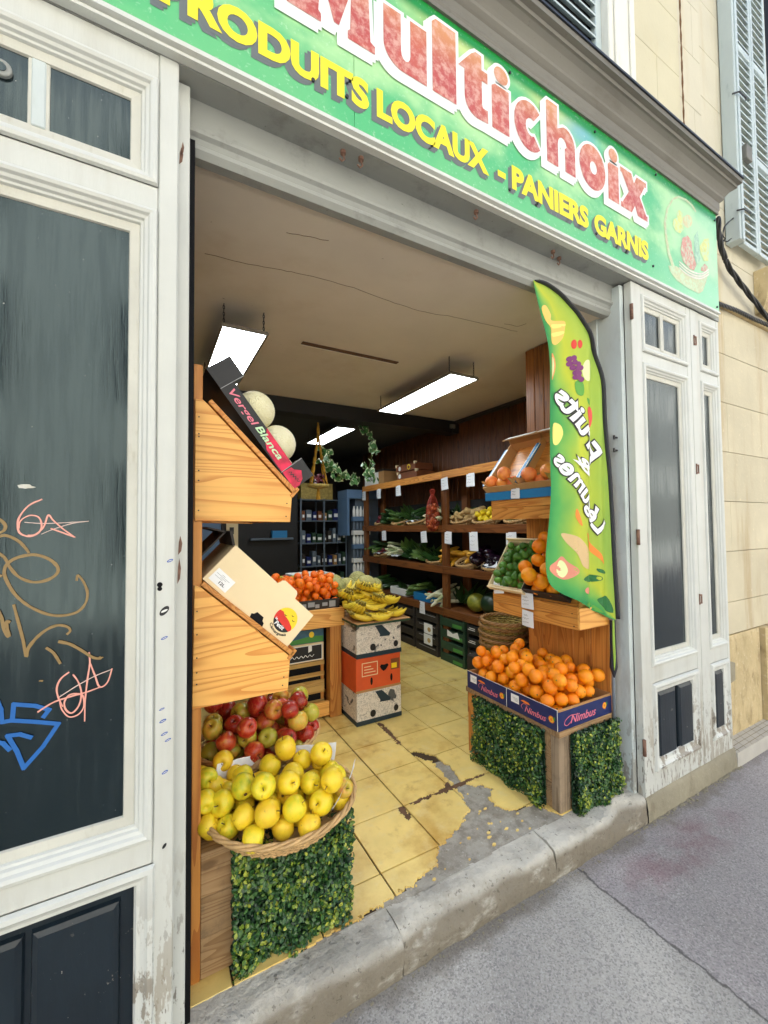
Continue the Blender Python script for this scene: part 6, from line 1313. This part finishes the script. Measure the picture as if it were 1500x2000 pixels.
# hanging macrame and ivy
mh = thing('macrame_hanger', 'yellow rope macrame hanger with raffia dish under the black beam', 'hanger', (1.56,2.9,2.0)); surf('yellow_rope', S(170,124,30), .9, .3, 40)
cx, cy = 1.58, 2.88
for k in range(4):
    a = k*1.57+.6; q = [(cx,cy,2.83),(cx+.02*math.cos(a),cy+.02*math.sin(a),2.6),(cx+.07*math.cos(a),cy+.07*math.sin(a),2.35),(cx+.115*math.cos(a),cy+.115*math.sin(a),2.15)]; P = smoothpath(q, 8); mb = MB()
    for s in range(2): mb.tube([p+Vector((.006*math.cos(i*.9+s*3.14),.006*math.sin(i*.9+s*3.14),0)) for i,p in enumerate(P)], .0065, 5)
    mb.build('rope', M['yellow_rope'], mh, smooth=True)
MB().lathe([(.03,-.02),(.11,0),(.125,.025),(.118,.028),(.10,.008),(.02,-.01)],20,(cx,cy,2.125)).build('dish', M['wicker_raffia'], mh, smooth=True); MB().tube([(cx,cy,2.11),(cx,cy,2.06),(cx,cy,1.99)], [.012,.02,.026], 8).build('tassel', M['yellow_rope'], mh)
t = thing('flower_bunch', 'dark red dried flowers in the hanging dish', 'flowers', (cx,cy,2.14)); mb = MB()
for k in range(40): p = Vector((cx+random.gauss(0,.04),cy+random.gauss(0,.04),2.17+random.random()*.1)); d = Vector((random.gauss(0,1),random.gauss(0,1),random.gauss(0,1))).normalized()*.02; s = d.orthogonal()*.8; mb.add([p-d,p+s,p+d,p-s],[(0,1,2,3)])
tag(mb.build('petals', M['beet_skin'], t), kind='stuff')
def ivymat():
    t = NT('ivy_leaf'); r = t.math('MULTIPLY', t.sep(t.tc.outputs['Object'])[0], 1.0); d = t.n('ShaderNodeVectorMath', operation='LENGTH'); t.l(t.tc.outputs['Object'], d.inputs[0])
    c = t.mix(t.mrange(t.math('ADD', d.outputs['Value'], t.math('MULTIPLY', t.noise(40), .012)), .026, .036), S(62,108,52), S(214,222,176)); return t.done(c, .4)
ivymat()
LP = [(0,-.012),(.018,-.02),(.030,-.006),(.022,.006),(.020,.016),(.006,.030),(0,.042),(-.006,.030),(-.020,.016),(-.022,.006),(-.030,-.006),(-.018,-.02)]
ivy_me = mesh_only(MB().add([(a,b,-.3*abs(a)) for a,b in LP]+[(0,0,.004)], [(i,(i+1)%12,12) for i in range(12)]), 'leaf', M['ivy_leaf'], False)
def ivy(label, pts, n, sd, s=1.55):
    rd = random.Random(sd); t = thing('ivy_garland', label, 'ivy', tuple(pts[-1])); P = smoothpath(pts, 10); MB().tube(P, .003, 5).build('stem', M['calyx'], t)
    for k in range(n):
        p = P[rd.randrange(len(P))]+Vector((rd.gauss(0,.034),rd.gauss(0,.034),rd.gauss(0,.02)))-ORG[t.name]; inst('leaf', ivy_me, p, (R_(70)+rd.gauss(0,.5),rd.gauss(0,.5),rd.gauss(0,.8)), s*rd.uniform(.7,1.2), parent=t)
Yv = 2.86
ivy('variegated ivy garland hanging right of the macrame', [PY(a,b,Yv) for a,b in ((712,832),(722,850),(728,875),(724,900),(720,920),(726,940))], 34, 1); ivy('variegated ivy garland trailing left to the macrame', [PY(a,b,Yv) for a,b in ((628,880),(640,893),(634,906),(652,914),(664,930),(682,930),(694,944))], 44, 2)
# ------------------------------------------------------------------ feather flag
FP = [PY(a,b,.10) for a,b in ((1195,1207),(1192,1100),(1190,1000),(1187,900),(1179,790),(1163,700),(1135,632),(1100,585),(1065,558),(1040,548))]
FL = [PY(a,b,.10) for a,b in ((1195,1210),(1150,1187),(1100,1160),(1075,1130),(1068,1090),(1080,1030),(1086,960),(1082,900),(1076,800),(1072,700),(1055,620),(1040,549))]
sp_ = smoothpath(FP, 8); sl_ = smoothpath(FL, 8)
def at_arc(P, t):
    L = [0]
    for a, b in zip(P, P[1:]): L.append(L[-1]+(b-a).length)
    d = t*L[-1]; i = 1
    while i < len(L)-1 and L[i] < d: i += 1
    k = (d-L[i-1])/max(1e-9, L[i]-L[i-1]); return P[i-1].lerp(P[i], k)
def gy(x, z):
    """depth of the cloth: soft vertical folds gathered towards the pole"""
    f = min(1, max(0, (3.0-z)/.5)); d = 2.36-x
    return .098-.030*f*math.sin(d*19+z*1.4)*(.35+1.2*min(.5,d))-.020*f*math.sin(d*50+z*2.0)*max(0,.8-d*2.0)+.03*f*max(0,d-.34)*math.sin(z*5)-.012*math.sin(z*2.2)*min(1,d*3)
fg = thing('feather_flag', 'lime green feather flag printed with fruit standing by the right jamb', 'flag', (2.36,.09,.15))
def flagmat():
    t = NT('flag_cloth'); a = t.n('ShaderNodeAttribute'); a.attribute_name = 'across'; n = t.noise(3,(1,1,1),3,.5,world=True)
    f = t.math('ADD', a.outputs['Fac'], t.mrange(n,.3,.7,-.12,.12,False))
    c = t.ramp(f, [(.0,S(160,198,84)),(.25,S(186,208,74)),(.5,S(204,214,66)),(.70,S(150,198,86)),(.86,S(92,178,92)),(1,S(52,152,84))])
    m = t.done(c, .55, .3); tr = t.n('ShaderNodeBsdfTranslucent'); t.l(c, tr.inputs[0]); mx = t.n('ShaderNodeMixShader'); mx.inputs[0].default_value = .22; out = t.nt.nodes['Material Output']
    t.l(t.b.outputs[0], mx.inputs[1]); t.l(tr.outputs[0], mx.inputs[2]); t.l(mx.outputs[0], out.inputs[0]); return m
flagmat(); plain('sleeve_black', S(44,44,52), .6)
NA, NB = 70, 34; vs = []; ac_ = []
for i in range(NA+1):
    s = i/NA; a = at_arc(sp_, s); b = at_arc(sl_, .10+.90*s if s > 0 else 0.0) if False else at_arc(sl_, s)
    for j in range(NB+1):
        t_ = j/NB; p = a.lerp(b, t_); vs.append((p.x, gy(p.x,p.z), p.z)); ac_.append(t_)
o = MB().add(vs, [(i*(NB+1)+j,(i+1)*(NB+1)+j,(i+1)*(NB+1)+j+1,i*(NB+1)+j+1) for i in range(NA) for j in range(NB)]).build('cloth', M['flag_cloth'], fg, smooth=True)
at = o.data.attributes.new('across','FLOAT','POINT'); at.data.foreach_set('value', np.array(ac_, np.float32))
mb = MB(); mb.tube([(p.x+.010, gy(p.x,p.z)-.002, p.z) for p in sp_], [.019]*(len(sp_)-6)+[.018,.017,.015,.012,.009,.006], 8, sq=.45); mb.build('sleeve', M['sleeve_black'], fg, smooth=True)
MB().tube([(2.372,.105,1.20),(2.372,.105,.95),(2.37,.105,.86),(2.372,.105,.80)], [.016,.018,.022,.004], 8).build('sleeve_end', M['sleeve_black'], fg)
plain('pole_metal', S(150,160,170), .3, .5, .6); MB().tube([(2.375,.115,.152),(2.374,.112,.9),(2.372,.108,1.2)], .009, 8).build('pole', M['pole_metal'], fg, smooth=True)
mb = MB().box(2.352,2.436,.095,.125,1.150,1.168); mb.box(2.352,2.372,.09,.13,1.135,1.185); mb.build('bracket', M['pole_metal'], fg, bevel=.003)
MB().prism([(2.348,1.135),(2.362,1.14),(2.366,.90),(2.352,.85),(2.345,1.0)], .088, .092, 'y').build('cloth_tail', M['flag_cloth'], fg)
def fpx(a, b, lift): p = PY(a,b,.10); return (p.x, gy(p.x,p.z)-lift, p.z)
FK = dict(x0=900,y0=780,k=.26)
def fpatch(pts, mt, nm, lift=.0016, z=1):
    """flat print on the cloth, outline in picture pixels"""
    if z == 1: Q = pts
    else: Q = [(1000+a*.19, 520+b*.19) for a,b in pts] if z == 4 else [(900+a*.26, 780+b*.26) for a,b in pts]
    P = smoothpath([PY(a,b,.10) for a,b in Q], 4, True); V, Fc = fill_loops([[(p.x,p.z) for p in P]]); bm = bmesh.new(); vv = [bm.verts.new((p[0],p[1],0)) for p in V]
    for f in Fc:
        try: bm.faces.new([vv[i] for i in f])
        except ValueError: pass
    bmesh.ops.triangulate(bm, faces=bm.faces[:])
    for _ in range(2):
        e = [e for e in bm.edges if e.calc_length() > .02]
        if e: bmesh.ops.subdivide_edges(bm, edges=e, cuts=1)
        bmesh.ops.triangulate(bm, faces=bm.faces[:])
    bm.verts.index_update(); mb = MB().add([(v.co.x, gy(v.co.x,v.co.y)-lift, v.co.y) for v in bm.verts], [tuple(v.index for v in f.verts) for f in bm.faces]); bm.free(); return mb.build(nm, M[mt], fg)
for nm, c in (('fp_banana',(236,196,96)),('fp_yellow',(240,226,120)),('fp_red',(214,58,40)),('fp_purple',(122,44,108)),('fp_pale',(226,232,170)),('fp_green',(90,160,56)),('fp_orange',(240,150,84)),('fp_onion',(220,140,116)),('fp_potato',(214,182,130)),('fp_dark',(34,110,54)),('fp_melon',(226,80,70)),('fp_carrot',(240,140,50))): plain(nm, S(*c), .6)
fpatch([(290,440),(330,410),(390,500),(400,560),(545,560),(555,640),(540,730),(480,795),(420,790),(400,720),(395,640),(330,570)], 'fp_banana', 'printed_banana', z=4); fpatch([(400,600),(540,590),(548,610),(420,640)], 'fp_yellow', 'printed_banana', .0024, 4); fpatch([(405,690),(535,660),(540,690),(430,725)], 'fp_yellow', 'printed_banana', .0024, 4)
fpatch(ell(632,805,24,48,14), 'fp_red', 'printed_strawberry', z=4); fpatch(ell(688,805,22,44,14), 'fp_red', 'printed_strawberry', z=4)
for k, (a,b) in enumerate(((600,950),(632,945),(600,1000),(640,990),(672,1010),(622,1045),(660,1055),(690,1050),(640,1100),(675,1105),(640,1145),(675,1150),(692,1170))): fpatch(ell(a,b,24,28,10), 'fp_purple', 'printed_grape', .0016+.0003*k, 4)
fpatch(ell(755,1080,48,110,18), 'fp_pale', 'printed_lemon', z=4); fpatch([(420,890),(470,940),(485,1020),(470,1100),(440,1160),(430,1040)], 'fp_orange', 'printed_orange', z=4); fpatch([(428,930),(456,960),(466,1020),(456,1090),(440,1120)], 'fp_pale', 'printed_orange', .0024, 4)
fpatch([(755,1460),(840,1445),(855,1560),(840,1640),(800,1650),(770,1600)], 'fp_melon', 'printed_watermelon', z=4); fpatch([(745,1360),(800,1400),(805,1430),(760,1425)], 'fp_green', 'printed_leaf', z=4); fpatch([(640,1190),(710,1200),(715,1330),(650,1310)], 'fp_green', 'printed_pear', z=4); fpatch([(470,1610),(540,1620),(560,1720),(520,1820),(470,1800)], 'fp_yellow', 'printed_lime', z=4)
fpatch([(775,1180),(805,1225),(860,1280),(850,1310),(780,1355),(710,1300),(702,1260),(745,1220)], 'fp_onion', 'printed_onion', z=2); fpatch([(760,1215),(785,1225),(800,1290),(775,1340),(745,1300)], 'fp_pale', 'printed_onion', .0024, 2)
fpatch([(775,1010),(820,1015),(900,1060),(960,1150),(985,1240),(960,1275),(900,1250),(850,1160),(800,1080)], 'fp_potato', 'printed_potato', z=2); fpatch([(855,820),(890,900),(900,950),(870,930),(845,880)], 'fp_carrot', 'printed_carrot', z=2); fpatch([(940,1000),(1000,1080),(1060,1180),(1075,1240),(1020,1170),(960,1090)], 'fp_carrot', 'printed_carrot', z=2)
fpatch([(905,1355),(950,1320),(1040,1325),(1055,1355),(990,1375)], 'fp_dark', 'printed_leaf', z=2); fpatch([(1030,1270),(1085,1290),(1090,1310),(1040,1300)], 'fp_dark', 'printed_leaf', z=2); fpatch([(1030,1500),(1100,1480),(1125,1600),(1060,1560)], 'fp_dark', 'printed_leaf', z=2); fpatch([(915,1430),(940,1410),(985,1430),(970,1460),(930,1455)], 'fp_onion', 'printed_radish', z=2); fpatch([(930,1540),(990,1530),(1060,1600),(1000,1580)], 'fp_green', 'printed_leaf', z=2)
# the lettering is seen from behind, so it runs mirrored
def ftext(s, a, b, c, d, h, curve=0.0):
    """word whose mirrored base line runs from pixel (a,b) to (c,d)"""
    A, B = PY(a,b,.10), PY(c,d,.10); u = Vector((B.x-A.x,0,B.z-A.z)); L = u.length; u.normalize(); n = Vector((u.z,0,-u.x))
    for off, mt, lift in ((.07,'ink_black',.0042),(.03,'ink_white',.0062)):
        def f(uu, vv):
            p = A+u*uu+n*(vv+curve*math.sin(math.pi*uu/L)); return (p.x, gy(p.x,p.z)-lift, p.z)
        put_text(s, 'lettering' if mt == 'ink_white' else 'lettering_outline', M[mt], fg, f, L, h, off, 0, 1.0, 2)
ftext('Fruits', 1155,905,1090,772,.115,.012); ftext('&', 1147,932,1120,900,.06); ftext('Légumes', 1168,1042,1089,898,.095,.008)
try:
    SC.cycles.denoising_input_passes = 'RGB_ALBEDO_NORMAL'; SC.cycles.denoising_prefilter = 'ACCURATE'
except Exception: pass
